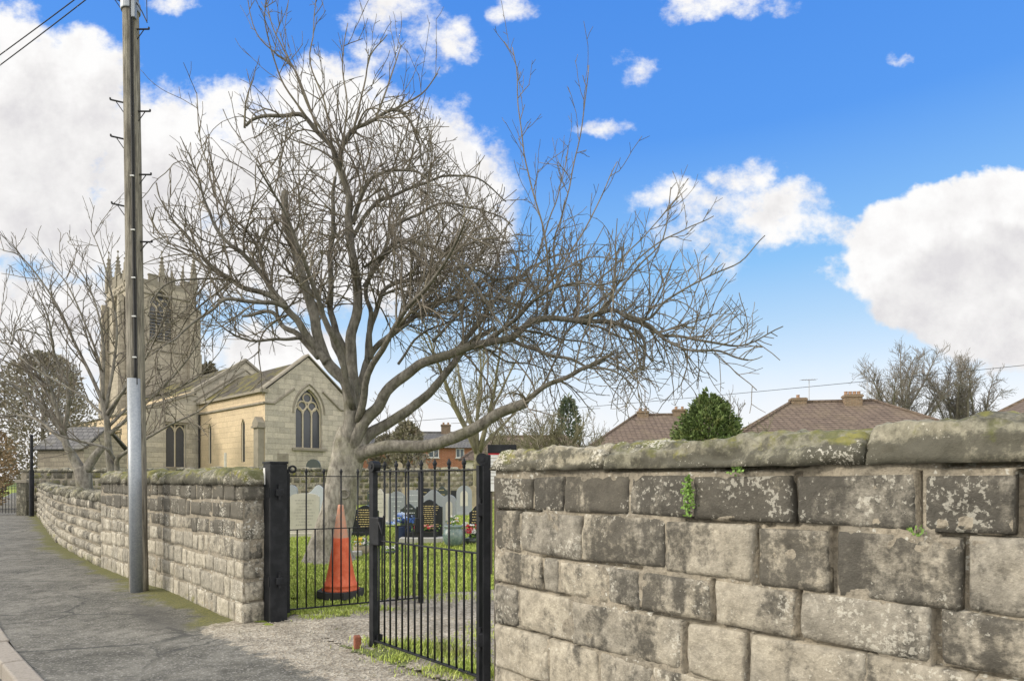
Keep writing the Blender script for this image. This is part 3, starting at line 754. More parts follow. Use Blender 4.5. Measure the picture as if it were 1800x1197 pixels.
m = MB(); m.tube([P1(W1, 0.42, -0.035), P1(W1, 0.02, -0.035)], 0.011, 8); m.box(P1(W1-0.01, 0.33, -.02), (0.06, 0.05, 0.08), d1); m.build('drop_bolt', M_IRON, g1)
HR = (-0.225, 4.40); LR = (-1.20, 5.42)
g2, P2, W2, d2, n2 = gate_leaf('right black iron gate leaf swung open towards the street, nearest and tallest in view', HR, LR, 7, 1.53, 0.94, 0.075, 0.035, 0.068, 1.575, True, False)
m = MB(); m.box(P2(W2-0.06, 1.02), (0.15, 0.07, 0.24), d2, bev=0.008); m.tube([P2(W2-0.10, 1.14, 0.02), P2(W2-0.20, 1.0, 0.03), P2(W2-0.22, 1.16, 0.03)], 0.012, 8); m.build('latch', M_IRON, g2)
m = MB(); m.tube([P2(W2-0.005, 0.40, -0.04), P2(W2-0.005, -0.02, -0.04)], 0.013, 8); m.box(P2(W2-0.02, 0.10, -0.03), (0.08, 0.05, 0.05), d2); m.build('drop_bolt', M_IRON, g2)
gpr = thing('gate_post', 'slim black iron gatepost with a curled top, beside the end of the blackened sandstone wall', 'gate post', (-0.175, 4.33, 0), 'gateposts')
pc = Vector((-0.175, 4.33))
m = MB(); m.box((pc.x, pc.y, 0.80), (0.055, 0.07, 1.66), (1, 0.05), bev=0.006); m.build('post', M_IRON, gpr)
m = MB(); m.tube([(pc.x-0.03, pc.y-0.04, 1.60), (pc.x-0.03, pc.y+0.04, 1.60)], 0.042, 16); m.tube([(pc.x-0.03, pc.y-0.05, 1.60), (pc.x-0.03, pc.y+0.05, 1.60)], 0.018, 10); m.build('scroll', M_IRON, gpr, False)
m = MB(); q = E-DW*0.035+BK*0.10; m.box((q.x, q.y, 0.73), (0.05, 0.10, 1.5), DW, bev=0.004); m.build('back_plate', M_WOOD, gpr)
for z in (1.25, 0.35):
    m = MB(); m.box((pc.x-0.03, pc.y+.01, z), (0.06, 0.05, 0.09), (1, 0), bev=0.005); m.tube([(pc.x-0.045, pc.y+.03, z-0.08), (pc.x-0.045, pc.y+.03, z+0.08)], 0.014, 8); m.build('hinge', M_IRON, gpr)
# pavement odds
M_BRICKRED = plain('broken_brick', (0.27, 0.105, 0.065), 0.35, 25, 0.9, 0.2, bump=0.01)
m = MB(); m.box((-1.34, 5.42, 0.045), (0.055, 0.09, 0.13), (1, 0.4), bev=0.008); tag(m.build('brick', M_BRICKRED), 'small broken red brick stood on edge by the foot of the open leaf', 'brick')

# ------------------------------------------------------------------ traffic cone
cc = Vector((-2.135, 7.80)); cz = gz(cc.x, cc.y)+0.012
co = thing('traffic_cone', 'tall faded orange traffic cone on a black base behind the left gate leaf', 'cone', (cc.x, cc.y, cz))
def cone_b(t, p, bs):
    z = t.math('SUBTRACT', t.xyz(p)[2], cz)
    n = t.noise(p, 14, 5, 0.65)
    c = t.mix(t.step(n, 0.35, 0.7), (0.56, 0.095, 0.035), (0.66, 0.16, 0.075))
    # old scuffed sleeve on the upper third
    c = t.mix(t.step(z, 0.725, 0.735), c, t.mix(t.step(t.noise(p, 20, 5, 0.7), 0.4, 0.65), (0.52, 0.24, 0.15), (0.38, 0.26, 0.19)))
    return c, n, 0.002
M_CONE = mat('orange_plastic', cone_b, 0.6, 0.35)
M_RUB = plain('black_rubber', (0.045, 0.045, 0.045), 0.25, 20, 0.85, 0.25)
m = MB(); m.lathe((cc.x, cc.y, cz), [(0.225, 0.085), (0.225, 0.10), (0.205, 0.13), (0.212, 0.14), (0.212, 0.155), (0.19, 0.175), (0.165, 0.28), (0.138, 0.42), (0.112, 0.58), (0.098, 0.72), (0.093, 0.735), (0.06, 0.95), (0.038, 1.10), (0.033, 1.135), (0.028, 1.14)], 36); m.build('body', M_CONE, co, True)
m = MB(); pts = [(0.29*cos(2*pi*i/8+pi/8)*1.0, 0.29*sin(2*pi*i/8+pi/8)) for i in range(8)]
m.prism(pts, (cc.x, cc.y, cz), (1, 0, 0), (0, 1, 0), (0, 0, 0.085)); m.build('base', M_RUB, co)

# ------------------------------------------------------------------ telegraph pole
def pole_b(t, p, bs):
    ps = t.vmath('MULTIPLY', p, (1, 1, 0.05)); n = t.noise(ps, 42, 6, 0.7); n2 = t.noise(p, 2.0, 4, 0.6); n3 = t.noise(ps, 110, 3, .6)
    c = t.mix(t.step(n, 0.35, 0.66), (0.11, 0.10, 0.082), (0.335, 0.31, 0.255))
    c = t.mix(t.step(n2, 0.45, 0.7), c, t.vmath('SCALE', c, scale=0.72))
    c = t.mix(t.step(n3, 0.62, 0.72), c, (0.05, 0.045, 0.038))
    return c, n, 0.012
M_POLE = mat('weathered_pole_timber', pole_b, 0.9, 0.15)
def galv_b(t, p, bs):
    v = t.n('ShaderNodeTexVoronoi'); t.link(p, v.inputs['Vector']); v.inputs['Scale'].default_value = 60
    n = t.noise(t.vmath('MULTIPLY', p, (1, 1, .2)), 14, 5, 0.6)
    return t.mix(t.math('MULTIPLY_ADD', t.xyz(v.outputs['Color'])[0], 0.35, t.math('MULTIPLY', n, 0.6)), (0.20, 0.222, 0.245), (0.38, 0.405, 0.43)), None, 0
M_GALV = mat('galvanised_steel', galv_b, 0.5, 0.4, 0.35)
M_CABLE = plain('black_cable', (0.03, 0.03, 0.03), 0.1, 10, 0.7)
PB = Vector((-4.90, 8.22, 0)); PT = Vector((-5.02, 8.22, 8.35))
def pole_at(z): return PB.lerp(PT, z/8.35)
po = thing('telegraph_pole', 'tall weathered timber telegraph pole with step irons and a galvanised cable guard', 'pole', PB)
m = MB(); m.tube([pole_at(z) for z in lin(-0.1, 8.30, 28)], [0.112-0.018*z/8.3+0.002*nz(z*2) for z in lin(0, 8.3, 28)], 20); m.build('shaft', M_POLE, po, True)
m = MB(); m.lathe(pole_at(8.30), [(0.108, -0.03), (0.108, 0.03), (0.09, 0.045)], 18); m.build('cap', M_GALV, po)
view = Vector((0.48, -0.88))
gd = MB(); gp = []
for z in (0.0, 2.78):
    c = pole_at(z)
    for k in range(13):
        a = -pi*0.62+pi*1.24*k/12; r = 0.118
        base = atan2(-1, 0.35); gp.append(c+Vector((cos(base+a)*r*0.68+0.012, sin(base+a)*r*0.85-0.045, 0)))
gd.add(gp, [(k, k+1, 13+k+1, 13+k) for k in range(12)])
g_ = gd.build('cable_guard', M_GALV, po, True); md = g_.modifiers.new('thick', 'SOLIDIFY'); md.thickness = 0.006
m = MB(); pts = []
for z in lin(2.70, 8.25, 30): c = pole_at(z); r = 0.112-0.018*z/8.3+0.012; pts.append(c+Vector((0.052+0.004*nz(z), -sqrt(r*r-0.0027), 0)))
m.tube(pts, 0.013, 6)
pts2 = [p+Vector((0.022, 0.005, 0)) for p in pts]; m.tube(pts2, 0.008, 6)
m.build('down_cable', M_CABLE, po, True)
for z in (3.05, 3.58, 4.08, 4.7, 5.4):
    m = MB(); c = pole_at(z); r = 0.112-0.018*z/8.3+0.02; m.box((c.x+0.055, c.y-r+0.008, z), (0.05, 0.02, 0.018), (1, 0), bev=0.003); m.build('cable_clip', M_WHITE, po)
zk = []
for side, py in ((-1, 2), (1, 52), (-1, 181), (1, 196), (-1, 245), (1, 307), (-1, 363), (1, 425)):
    zk.append((side, EYE+(845-py)/1100*8.2))
for side, z in zk:
    c = pole_at(z); m = MB(); r = 0.10
    tip = c+Vector((side*0.26, -0.04, -0.012 if side > 0 else 0.03)); rt = c+Vector((side*0.09, -0.02, 0))
    m.tube([rt, tip], 0.011, 6); m.tube([tip, tip+Vector((0, 0, 0.025))], 0.011, 6); m.tube([rt.lerp(tip, 0.62), c+Vector((side*0.095, -0.02, -0.13))], 0.006, 5); m.build('step_iron', M_CABLE, po)
m = MB(); c = pole_at(7.72)
m.tube([c+Vector((-0.11, -0.05, 0.12)), c+Vector((-0.16, -0.07, 0.10)), c+Vector((-0.13, -0.05, 0.02)), c+Vector((-0.10, -0.03, -0.02))], 0.010, 6)
m.tube([c+Vector((0.1, -0.05, -0.02)), c+Vector((0.19, -0.07, -0.16)), c+Vector((0.27, -0.09, -0.32))], 0.008, 6); m.tube([c+Vector((0.12, -0.02, .3)), c+Vector((0.24, -0.05, 0.12)), c+Vector((0.27, -0.09, -0.30))], 0.005, 5); m.build('dropper_wire', M_CABLE, po)
m = MB(); m.box(pole_at(7.62)+Vector((0.085, -0.07, 0)), (0.05, 0.06, 0.30), (1, 0), bev=0.006); m.build('terminal_box', M_GALV, po)
m = MB(); m.lathe(pole_at(7.66), [(0.112, -0.06), (0.116, -0.05), (0.116, 0.05), (0.112, 0.06)], 20); m.build('band', M_GALV, po)
# overhead wires
def wire(a, b_, sag, r, label):
    m = MB(); a = Vector(a); b_ = Vector(b_); m.tube([a.lerp(b_, f)-Vector((0, 0, sag*4*f*(1-f))) for f in lin(0, 1, 30)], r, 5); tag(m.build('overhead_cable', M_CABLE, None, True), label, 'cable', 'overhead cables')
wire(pole_at(8.28)+Vector((-0.05, 0, 0)), at(-400, 367, 10.5), 0.10, 0.007, 'upper of the two dark cables leaving the pole top to the left')
wire(pole_at(8.20)+Vector((-0.06, 0.02, 0)), at(-400, 388, 10.5), 0.12, 0.007, 'lower of the two dark cables leaving the pole top to the left')
wire(at(700, 742, 62), at(2300, 588, 46), 0.35, 0.022, 'thin far cable crossing the pale sky above the hipped roofs')

# ------------------------------------------------------------------ trees: traced limbs + grown twigs
def bez(pts, n):
    """Catmull-Rom through pts"""
    P = [pts[0]*2-pts[1]]+list(pts)+[pts[-1]*2-pts[-2]]; out = []
    for i in range(len(pts)-1):
        p0, p1, p2, p3 = P[i:i+4]
        for k in range(n):
            t = k/n; out.append(0.5*((2*p1)+(p2-p0)*t+(2*p0-5*p1+4*p2-p3)*t*t+(3*p1-p0-3*p2+p3)*t**3))
    out.append(pts[-1].copy()); return out
def rvec():
    while True:
        v = Vector((R.uniform(-1, 1), R.uniform(-1, 1), R.uniform(-1, 1)))
        if 0.05 < v.length < 1: return v.normalized()
def shoot(p, d, L, step, jit, pull, curl=0.0, tip=0.0):
    """a wandering shoot; pull = vector added per step"""
    pts = [p.copy()]; d = d.normalized(); n = max(2, int(L/step)); ax = rvec()
    for i in range(n):
        d = (d + rvec()*jit + pull*step + ax.cross(d)*curl*step + Vector((0, 0, tip*step*max(0, (i/n-0.45)*3)))).normalized()
        pts.append(pts[-1]+d*(L/n))
    return pts
class Grower:
    def __init__(s, tmin, up=0.8): s.mb = MB(); s.tmin = tmin; s.n = 0
    def tube(s, pts, r0, r1, n, tint):
        m = len(pts); s.mb.tube(pts, [r0+(r1-r0)*(i/(m-1)) for i in range(m)], n, False, (tint, 0, 0)); s.n += 1
    def clothe(s, pts, rads, sp2, len2, sp3, len3, sp4, len4, start=0.25, droop=0.35, upr=0.4, out=None, dens=1.0, lim=None):
        """grow secondaries, tertiaries and spurs along a limb"""
        acc = 0; tot = sum((b-a).length for a, b in zip(pts, pts[1:])); run = 0; nxt = tot*start
        for i in range(len(pts)-1):
            a, b = pts[i], pts[i+1]; L = (b-a).length
            while run+L > nxt:
                f = (nxt-run)/L; p = a.lerp(b, f); t = (b-a).normalized(); k = nxt/tot
                side = rvec(); side = (side-t*side.dot(t)).normalized()
                mode = R.random(); le = R.uniform(*len2)*(1.15-0.45*k)
                if mode < upr: le *= 1.2; d = (side*0.7+t*0.45+Vector((0, 0, 0.9))); pull = Vector((0, 0, 0.45))
                elif mode < upr+droop: d = (side*0.9+t*0.5+Vector((0, 0, 0.1))); pull = Vector((0, 0, -1.0)); le *= 0.9
                else: d = side*0.9+t*0.8; pull = Vector((0, 0, 0.12))
                if out is not None: pull = pull + (p-out).normalized()*0.25
                rr = max(s.tmin*1.25, min(rads[i]*0.5, 0.006+0.008*le))
                if lim is None or lim(p): s.second(p, d, le, rr, pull, sp3, len3, sp4, len4, dens, lim)
                nxt += sp2*R.uniform(0.5, 1.5)
            run += L
    def second(s, p, d, L, r, pull, sp3, len3, sp4, len4, dens=1.0, lim=None):
        pts = shoot(p, d, L, 0.12, 0.17, pull, R.uniform(-1.1, 1.1), R.uniform(0.2, 1.5))
        if lim:
            k = 2
            while k < len(pts) and lim(pts[k]): k += 1
            pts = pts[:max(2, k)]
        tint = R.uniform(0, 0.7)
        s.tube(pts, r, s.tmin, 5, tint)
        q = 0.15*L/ max(1, len(pts)-1)
        dist = R.uniform(0.05, 0.2); run = 0
        for a, b in zip(pts, pts[1:]):
            l = (b-a).length
            while run+l > dist:
                f = (dist-run)/l; pp = a.lerp(b, f); t = (b-a).normalized(); sd = rvec(); sd = (sd-t*sd.dot(t)).normalized()
                le = R.uniform(*len3)*(1.1-0.55*dist/L)
                s.third(pp, t*0.9+sd*0.62+Vector((0, 0, 0.25)), le, max(s.tmin, r*0.62), pull*0.6+Vector((0, 0, R.uniform(-0.2, 0.55))), sp4, len4, lim)
                dist += sp3*R.uniform(0.55, 1.5)/dens
            run += l
    def third(s, p, d, L, r, pull, sp4, len4, lim=None):
        pts = shoot(p, d, L, 0.12, 0.16, pull, R.uniform(-1.4, 1.4), R.uniform(0, 1.4))
        if lim and not lim(pts[-1]): return
        s.tube(pts, r, s.tmin*0.8, 4, R.uniform(0, 0.9))
        if sp4 is None: return
        dist = R.uniform(0.04, sp4); run = 0
        for a, b in zip(pts, pts[1:]):
            l = (b-a).length
            while run+l > dist:
                f = (dist-run)/l; pp = a.lerp(b, f); t = (b-a).normalized(); sd = rvec(); sd = (sd-t*sd.dot(t)).normalized()
                q = shoot(pp, t*0.8+sd*0.8+Vector((0, 0, 0.3)), R.uniform(*len4), 0.12, 0.2, Vector((0, 0, 0.3)))
                s.tube(q, s.tmin*0.85, s.tmin*0.65, 3, R.uniform(0, 1)); dist += sp4*R.uniform(0.6, 1.5)
            run += l

def hero_tree():
    Y0 = 11.4
    base = at(578, 985, Y0); base.z = gz(base.x, base.y)-0.05
    T = thing('tree', 'large bare spreading tree with thick grey leaning trunk, behind the gate', 'tree', base, 'bare trees')
    tr = MB(); G = Grower(0.0062)
    env = [(at(x, y, Y0).x, at(x, y, Y0).z) for x, y in ((240, 400), (270, 335), (330, 275), (400, 195), (480, 150), (600, 165), (700, 165), (770, 215), (840, 285), (890, 340), (950, 380), (1060, 395), (1150, 405), (1235, 435), (1300, 480), (1355, 580))]
    def lim(p):
        dy = p.y-Y0; p = Vector((p.x*(Y0/p.y)**0.8, p.y, p.z)) if dy < 0 else p
        if p.x < env[0][0] or p.x > env[-1][0]: return False
        for (x0, z0), (x1, z1) in zip(env, env[1:]):
            if x0 <= p.x <= x1: return p.z < z0+(z1-z0)*(p.x-x0)/(x1-x0) - (0.22*dy*dy if dy < 0 else 0.05*dy*dy)
        return False
    def limb(px, dys, r0, r1, n=5, sides=12, start=0.3, dens=1.0, mb=tr, clothe=True, sp2=0.17, len2=(0.6, 1.9), droop=0.42, upr=0.30, lump=0.06):
        m = len(px)
        if not isinstance(dys, (list, tuple)): dys = (0, dys)
        P = [at(x, y, Y0+dys[0]+(dys[1]-dys[0])*(i/(m-1))**1.2) for i, (x, y) in enumerate(px)]
        P = bez(P, n); k = len(P)
        P = [p+Vector((nz(p.x*2.1, p.z*2.1, 7.7), nz(p.z*2.3, p.x*1.9, 3.1), nz(p.x*2.2, p.z*2.4, 9.4)))*(0.09*min(1, i/6)*(0.3 if r0 < 0.03 else 1 if r0 < 0.12 else 0.55)) for i, p in enumerate(P)]
        rad = [(1.0 if r1 < 0.0085 else 0.86)*(r0+(r1-r0)*(i/(k-1))**0.78)*(1+lump*nz(i*0.7, r0*50, px[0][0])) for i in range(k)]
        mb.tube(P, rad, sides, True, [(min(1.0, max(0.05, 1.20-r_*4.6)), 0, 0) for r_ in rad for _ in range(sides)] if mb is tr else (R.uniform(0, .5), 0, 0))
        if clothe: G.clothe(P, rad, sp2*0.84, (len2[0], len2[1]), 0.24, (0.3, 1.2), 0.30, (0.08, 0.26), start, droop, upr, dens=dens, lim=None if r0 < 0.0225 and mb is not tr else lim)
        return P
    # trunk: flared, fluted, leaning
    tp = [(572, 992), (576, 965), (584, 930), (593, 890), (601, 850), (608, 815), (614, 780), (618, 750)]
    P = bez([at(x, y, Y0) for x, y in tp], 6); P[0].z = base.z
    nr = 28; vs = []
    for i, p in enumerate(P):
        f = i/(len(P)-1)
        r = 0.30-0.02*f + 0.24*exp(-f*7) + 0.06*max(0, f-0.6)
        if f > 0.85: r *= 1-1.6*(f-0.85)
        for k in range(nr):
            a = 2*pi*k/nr
            fl = 1 + (0.13*sin(3*a+0.6+f*2)+0.07*sin(5*a+1.9-f*3))*(0.35+exp(-f*4)) + 0.07*fbm((cos(a)*1.3, sin(a)*1.3, p.z*1.6), 4)
            vs.append(p+Vector((cos(a)*r*fl, sin(a)*r*fl*0.9, 0)))
    tr.add(vs, [(i*nr+k, i*nr+(k+1) % nr, (i+1)*nr+(k+1) % nr, (i+1)*nr+k) for i in range(len(P)-1) for k in range(nr)] + [tuple((len(P)-1)*nr+k for k in range(nr))], (0.0, 0, 0))
    # root flare reaching left
    tr.tube(bez([at(590, 905, Y0-.12), at(570, 940, Y0-.15), at(555, 968, Y0-.18), at(540, 992, Y0-.22)], 4), [0.17-0.09*i/12 for i in range(13)], 10)
    # --- traced limbs
    limb([(606, 830), (632, 802), (664, 788), (711, 784), (754, 782), (798, 768), (845, 746), (884, 724), (926, 707)], (0.0, -0.9), 0.165, 0.10, start=0.85, sp2=0.5)
    limb([(920, 712), (935, 696), (964, 675), (1000, 659), (1040, 637), (1075, 620)], (-0.9, -1.5), 0.062, 0.03, start=0.05)
    limb([(612, 800), (628, 770), (645, 735), (664, 712), (686, 681), (711, 659), (747, 638), (783, 624), (820, 612), (860, 603), (900, 589), (932, 566), (980, 561), (1020, 561), (1060, 563), (1100, 570), (1122, 586), (1135, 612), (1130, 650)], (-0.1, -1.5), 0.15, 0.022, n=4, start=0.42, sp2=0.13, len2=(0.7, 2.3))
    limb([(620, 800), (645, 770), (668, 752), (711, 724), (747, 699), (776, 667), (805, 627), (832, 600), (870, 575)], (0.1, 0.4), 0.155, 0.05, start=0.6)
    limb([(1015, 563), (1047, 548), (1074, 544), (1100, 551), (1127, 567), (1154, 586), (1200, 608), (1260, 624), (1315, 633)], (-1.0, -2.4), 0.055, 0.014, start=0.12, sp2=0.12, len2=(0.5, 1.5))
    limb([(1120, 563), (1154, 586), (1200, 594), (1260, 602), (1315, 604), (1378, 574)], (-1.6, -2.0), 0.035, 0.008, start=0.05, sp2=0.11, len2=(0.4, 1.1))
    limb([(1100, 552), (1138, 562), (1168, 530), (1202, 508), (1240, 490), (1300, 460), (1345, 415)], (-1.7, -1.9), 0.026, 0.007, start=0.1, sp2=0.15, len2=(0.4, 1.0))
    limb([(614, 800), (616, 745), (616, 703), (609, 674), (588, 652), (567, 620), (553, 556), (542, 522), (529, 482), (513, 428), (501, 380), (500, 337)], (-0.1, -0.5), 0.165, 0.062, start=0.5, sp2=0.22)
    limb([(575, 636), (560, 618), (532, 582), (506, 543), (478, 510), (452, 476), (424, 447), (402, 428), (380, 397), (362, 355), (345, 310), (332, 270)], (-0.3, -1.0), 0.10, 0.009, start=0.25, sp2=0.13)
    limb([(500, 536), (489, 523), (458, 512), (428, 502), (400, 491), (380, 473), (361, 452), (350, 432), (326, 408), (302, 380), (284, 350), (270, 318)], (-0.6, 0.6), 0.062, 0.007, start=0.2, sp2=0.13)
    limb([(408, 494), (372, 489), (337, 490), (309, 492), (287, 504), (267, 530), (259, 556)], (0.0, -0.5), 0.026, 0.010, start=0.2, sp2=0.2, len2=(0.3, .9))
    limb([(506, 541), (478, 530), (435, 530), (400, 528), (372, 543), (343, 562), (315, 586), (296, 606), (263, 628)], (-0.7, -1.9), 0.052, 0.010, start=0.2, sp2=0.16, len2=(0.4, 1.1))
    limb([(405, 496), (374, 521), (348, 541), (326, 565), (305, 600)], (0.0, 0.8), 0.024, 0.008, start=0.2, sp2=0.2, len2=(0.3, .9))
    limb([(560, 628), (521, 588), (498, 567), (480, 549), (452, 549), (430, 558)], (-0.3, 0.9), 0.07, 0.028, start=0.4, sp2=0.16, len2=(0.4, 1.2))
    limb([(530, 594), (500, 596), (467, 598), (424, 595), (400, 584), (376, 567), (360, 546)], (-0.4, -0.9), 0.034, 0.007, start=0.2, sp2=0.17, len2=(0.3, 0.9))
    # centre
    limb([(622, 790), (632, 735), (622, 690), (617, 650), (618, 600), (626, 545), (624, 487), (620, 447), (614, 393), (611, 350), (600, 310), (592, 290), (584, 259), (559, 234), (534, 207), (501, 204), (450, 206), (432, 222)], (0.15, 0.3), 0.15, 0.028, n=4, start=0.35, sp2=0.13)
    limb([(596, 296), (601, 272), (626, 230), (660, 209), (693, 196), (718, 217), (735, 251), (742, 290)], (0.25, -0.2), 0.06, 0.016, start=0.1, sp2=0.12)
    limb([(617, 655), (600, 600), (584, 540), (577, 460), (588, 407), (586, 353), (590, 310)], (0.2, 0.8), 0.085, 0.035, start=0.3, sp2=0.15)
    limb([(620, 715), (632, 672), (650, 633), (668, 608), (697, 583), (722, 558), (754, 545), (780, 527), (800, 500), (832, 470), (862, 430)], (0.3, 1.2), 0.095, 0.012, start=0.4, sp2=0.14)
    limb([(652, 632), (652, 580), (648, 545), (640, 508), (662, 470), (690, 405), (730, 376), (800, 361), (852, 372), (898, 395)], (0.4, -0.8), 0.066, 0.012, start=0.25, sp2=0.13)
    limb([(645, 640), (655, 560), (672, 520), (700, 493), (743, 486), (800, 470), (850, 480), (895, 505)], (0.4, 1.6), 0.07, 0.014, start=0.25, sp2=0.13)
    limb([(620, 395), (640, 330), (668, 301), (710, 301), (743, 313), (765, 350)], (0.3, -1.3), 0.05, 0.014, start=0.1, sp2=0.13)
    limb([(640, 505), (680, 440), (720, 420), (780, 444), (807, 460), (833, 500), (860, 540), (892, 588)], (0.2, -1.8), 0.05, 0.016, start=0.2, sp2=0.17, droop=0.5)
    limb([(618, 420), (660, 360), (720, 330), (790, 310), (850, 320), (890, 350)], (0.3, 1.2), 0.05, 0.012, start=0.2, sp2=0.13)
    # limbs leaning towards and away from the viewer, seen end-on
    limb([(630, 740), (650, 660), (690, 590), (740, 520), (790, 450), (820, 390)], (-0.2, -3.2), 0.085, 0.015, start=0.35, sp2=0.15)
    limb([(620, 720), (600, 640), (575, 560), (545, 480), (520, 420), (480, 350), (450, 290)], (-0.2, -2.6), 0.08, 0.012, start=0.4, sp2=0.16)
    limb([(625, 720), (645, 640), (700, 580), (770, 530), (850, 500), (930, 480)], (0.4, 3.2), 0.085, 0.015, start=0.35, sp2=0.15)
    limb([(620, 700), (590, 610), (550, 530), (500, 470), (450, 420)], (0.4, 3.0), 0.08, 0.012, start=0.4, sp2=0.16)
    limb([(800, 620), (850, 560), (900, 500), (960, 460), (1030, 430)], (-0.5, 1.4), 0.06, 0.012, start=0.2, sp2=0.13)
    limb([(850, 606), (900, 560), (950, 520), (1010, 500), (1090, 490)], (-0.6, -2.4), 0.05, 0.012, start=0.2, sp2=0.13)
    limb([(890, 592), (930, 610), (980, 630), (1030, 640), (1080, 655), (1110, 680)], (-0.7, -1.8), 0.045, 0.012, start=0.15, sp2=0.12, droop=0.6, upr=0.15, len2=(0.4, 1.1))
    for px, dy in (([(700, 640), (740, 590), (800, 560), (860, 545), (930, 535)], (0.6, 1.8)), ([(760, 600), (820, 540), (870, 500), (940, 470)], (-0.6, -0.2)), ([(780, 530), (840, 520), (900, 530), (960, 520)], (0.9, 0.6)),
                   ([(690, 500), (750, 460), (820, 430), (890, 430)], (0.8, 2.2)), ([(640, 470), (700, 430), (760, 410), (830, 420)], (-0.4, -1.5)), ([(830, 600), (880, 630), (930, 640), (985, 660)], (-0.4, 0.3)),
                   ([(720, 560), (770, 500), (800, 440), (830, 380)], (1.1, 1.4)), ([(670, 520), (720, 500), (770, 505), (830, 540)], (-0.2, -1.8)), ([(900, 575), (960, 590), (1020, 600), (1090, 620)], (-0.8, 0.4)), ([(1000, 562), (1060, 575), (1110, 600), (1160, 640)], (-1.0, -0.4))):
        limb(px, dy, 0.032, 0.010, n=5, sides=7, start=0.08, sp2=0.24, len2=(0.4, 1.5), droop=0.5, upr=0.25)
    # tall watersprouts
    for px, dy in (([(962, 553), (963, 487), (962, 444), (955, 396), (935, 330), (918, 250), (910, 160), (902, 84)], -0.3),
                   ([(994, 550), (986, 508), (975, 468), (975, 420), (990, 375), (1012, 280), (1027, 200), (1035, 115)], -0.2),
                   ([(1007, 548), (1047, 498), (1087, 460), (1114, 433), (1150, 395), (1195, 345)], 0.3),
                   ([(1029, 550), (1074, 514), (1114, 463), (1160, 425), (1205, 405), (1255, 378)], 0.5),
                   ([(955, 560), (990, 470), (1030, 400), (1060, 340), (1085, 285)], 0.4),
                   ([(900, 560), (940, 470), (965, 390), (985, 330), (1000, 260)], 0.9),
                   ([(1060, 548), (1120, 470), (1165, 420), (1180, 330)], -0.4),
                   ([(590, 270), (545, 195), (515, 120), (480, 90), (452, 60), (430, -20)], -0.2),
                   ([(560, 234), (530, 150), (500, 90), (478, 40), (462, -30)], 0.3), ([(585, 262), (570, 180), (545, 110), (552, 50), (556, -20)], 0.2),
                   ([(540, 208), (500, 150), (480, 100), (466, 40), (472, -10)], -0.5),
                   ([(620, 235), (640, 150), (650, 100), (680, 60)], 0.1), ([(660, 210), (690, 130), (705, 80)], 0.3), ([(600, 280), (610, 180), (600, 110), (612, 40)], -0.3),
                   ([(690, 196), (740, 165), (770, 130)], 0.2), ([(420, 445), (385, 330), (355, 260), (347, 165)], 0.1), ([(430, 225), (432, 180), (445, 140)], 0.1)):
        limb(px, (-0.6 if px[0][0] > 850 else 0.1, dy-(0.6 if px[0][0] > 850 else 0)), 0.022, 0.008, n=4, sides=6, start=0.12, sp2=0.40, len2=(0.12, 0.50), droop=0.0, upr=0.75, mb=G.mb, lump=0)
    # sawn end and knot scar
    tr.build('trunk', M_BARK, T, True)
    c = G.mb.build('crown', M_TWIG, T, True)
    kn = MB(); k0 = at(606, 868, Y0-0.30); ring(kn, k0, 0.075, 0.022, (1, 0.1), 16, 6)
    kn.build('knot', M_BARK, T, True)
    return G.n
hero_tree()

def free_tree(label, X, Y, H, spread, forks, name='tree', trunk_r=0.14, fork_z=1.2, matb=M_BARKF, tmin=0.010, sp2=0.3, len2=(0.6, 1.8), sp3=0.25, len3=(0.3, 0.9), sp4=0.3, len4=(0.1, 0.3), elev=(0.7, 1.3), pull=0.25, lean=0.0, group='bare trees', z0=None, curl=0.3, upr=0.5, droop=0.05, cat='tree', stems=1, start=0.2, dens=1.0):
    z = gz(X, Y) if z0 is None else z0
    T = thing(name, label, cat, (X, Y, z), group)
    tr = MB(); G = Grower(tmin)
    for sidx in range(stems):
        ox = (sidx-(stems-1)/2)*trunk_r*3.2; b0 = Vector((X+ox, Y+R.uniform(-.2, .2)*(stems > 1), z-0.1))
        top = b0+Vector((lean*fork_z+ox*0.8, R.uniform(-.1, .1), fork_z+0.1))
        tr.tube(bez([b0, b0.lerp(top, 0.5)+Vector((R.uniform(-.08, .08), 0, 0)), top], 4), [trunk_r*(1.35-0.4*i/8) for i in range(9)], 10)
        for k in range(forks):
            a = 2*pi*(k+R.uniform(-.3, .3))/forks+sidx; e = R.uniform(*elev)
            d = Vector((cos(a)*cos(e), sin(a)*cos(e), sin(e)))
            L = (H-fork_z)/max(0.35, sin(e))*R.uniform(0.75, 1.0)
            L = min(L, spread/max(0.15, cos(e))) if spread else L
            pts = shoot(top-Vector((0, 0, R.uniform(0, 0.25)*fork_z)), d, L, max(0.25, L/12), 0.13, Vector((0, 0, pull)), curl*R.uniform(-1, 1))
            r = trunk_r*R.uniform(0.5, 0.75); m = len(pts); rad = [r*(1-0.86*i/(m-1)) for i in range(m)]
            tr.tube(pts, rad, 7, True)
            G.clothe(pts, rad, sp2, len2, sp3, len3, sp4, len4, start, droop, upr, dens=dens)
    tr.build('trunk', matb, T, True); G.mb.build('crown', matb, T, True)
    return T
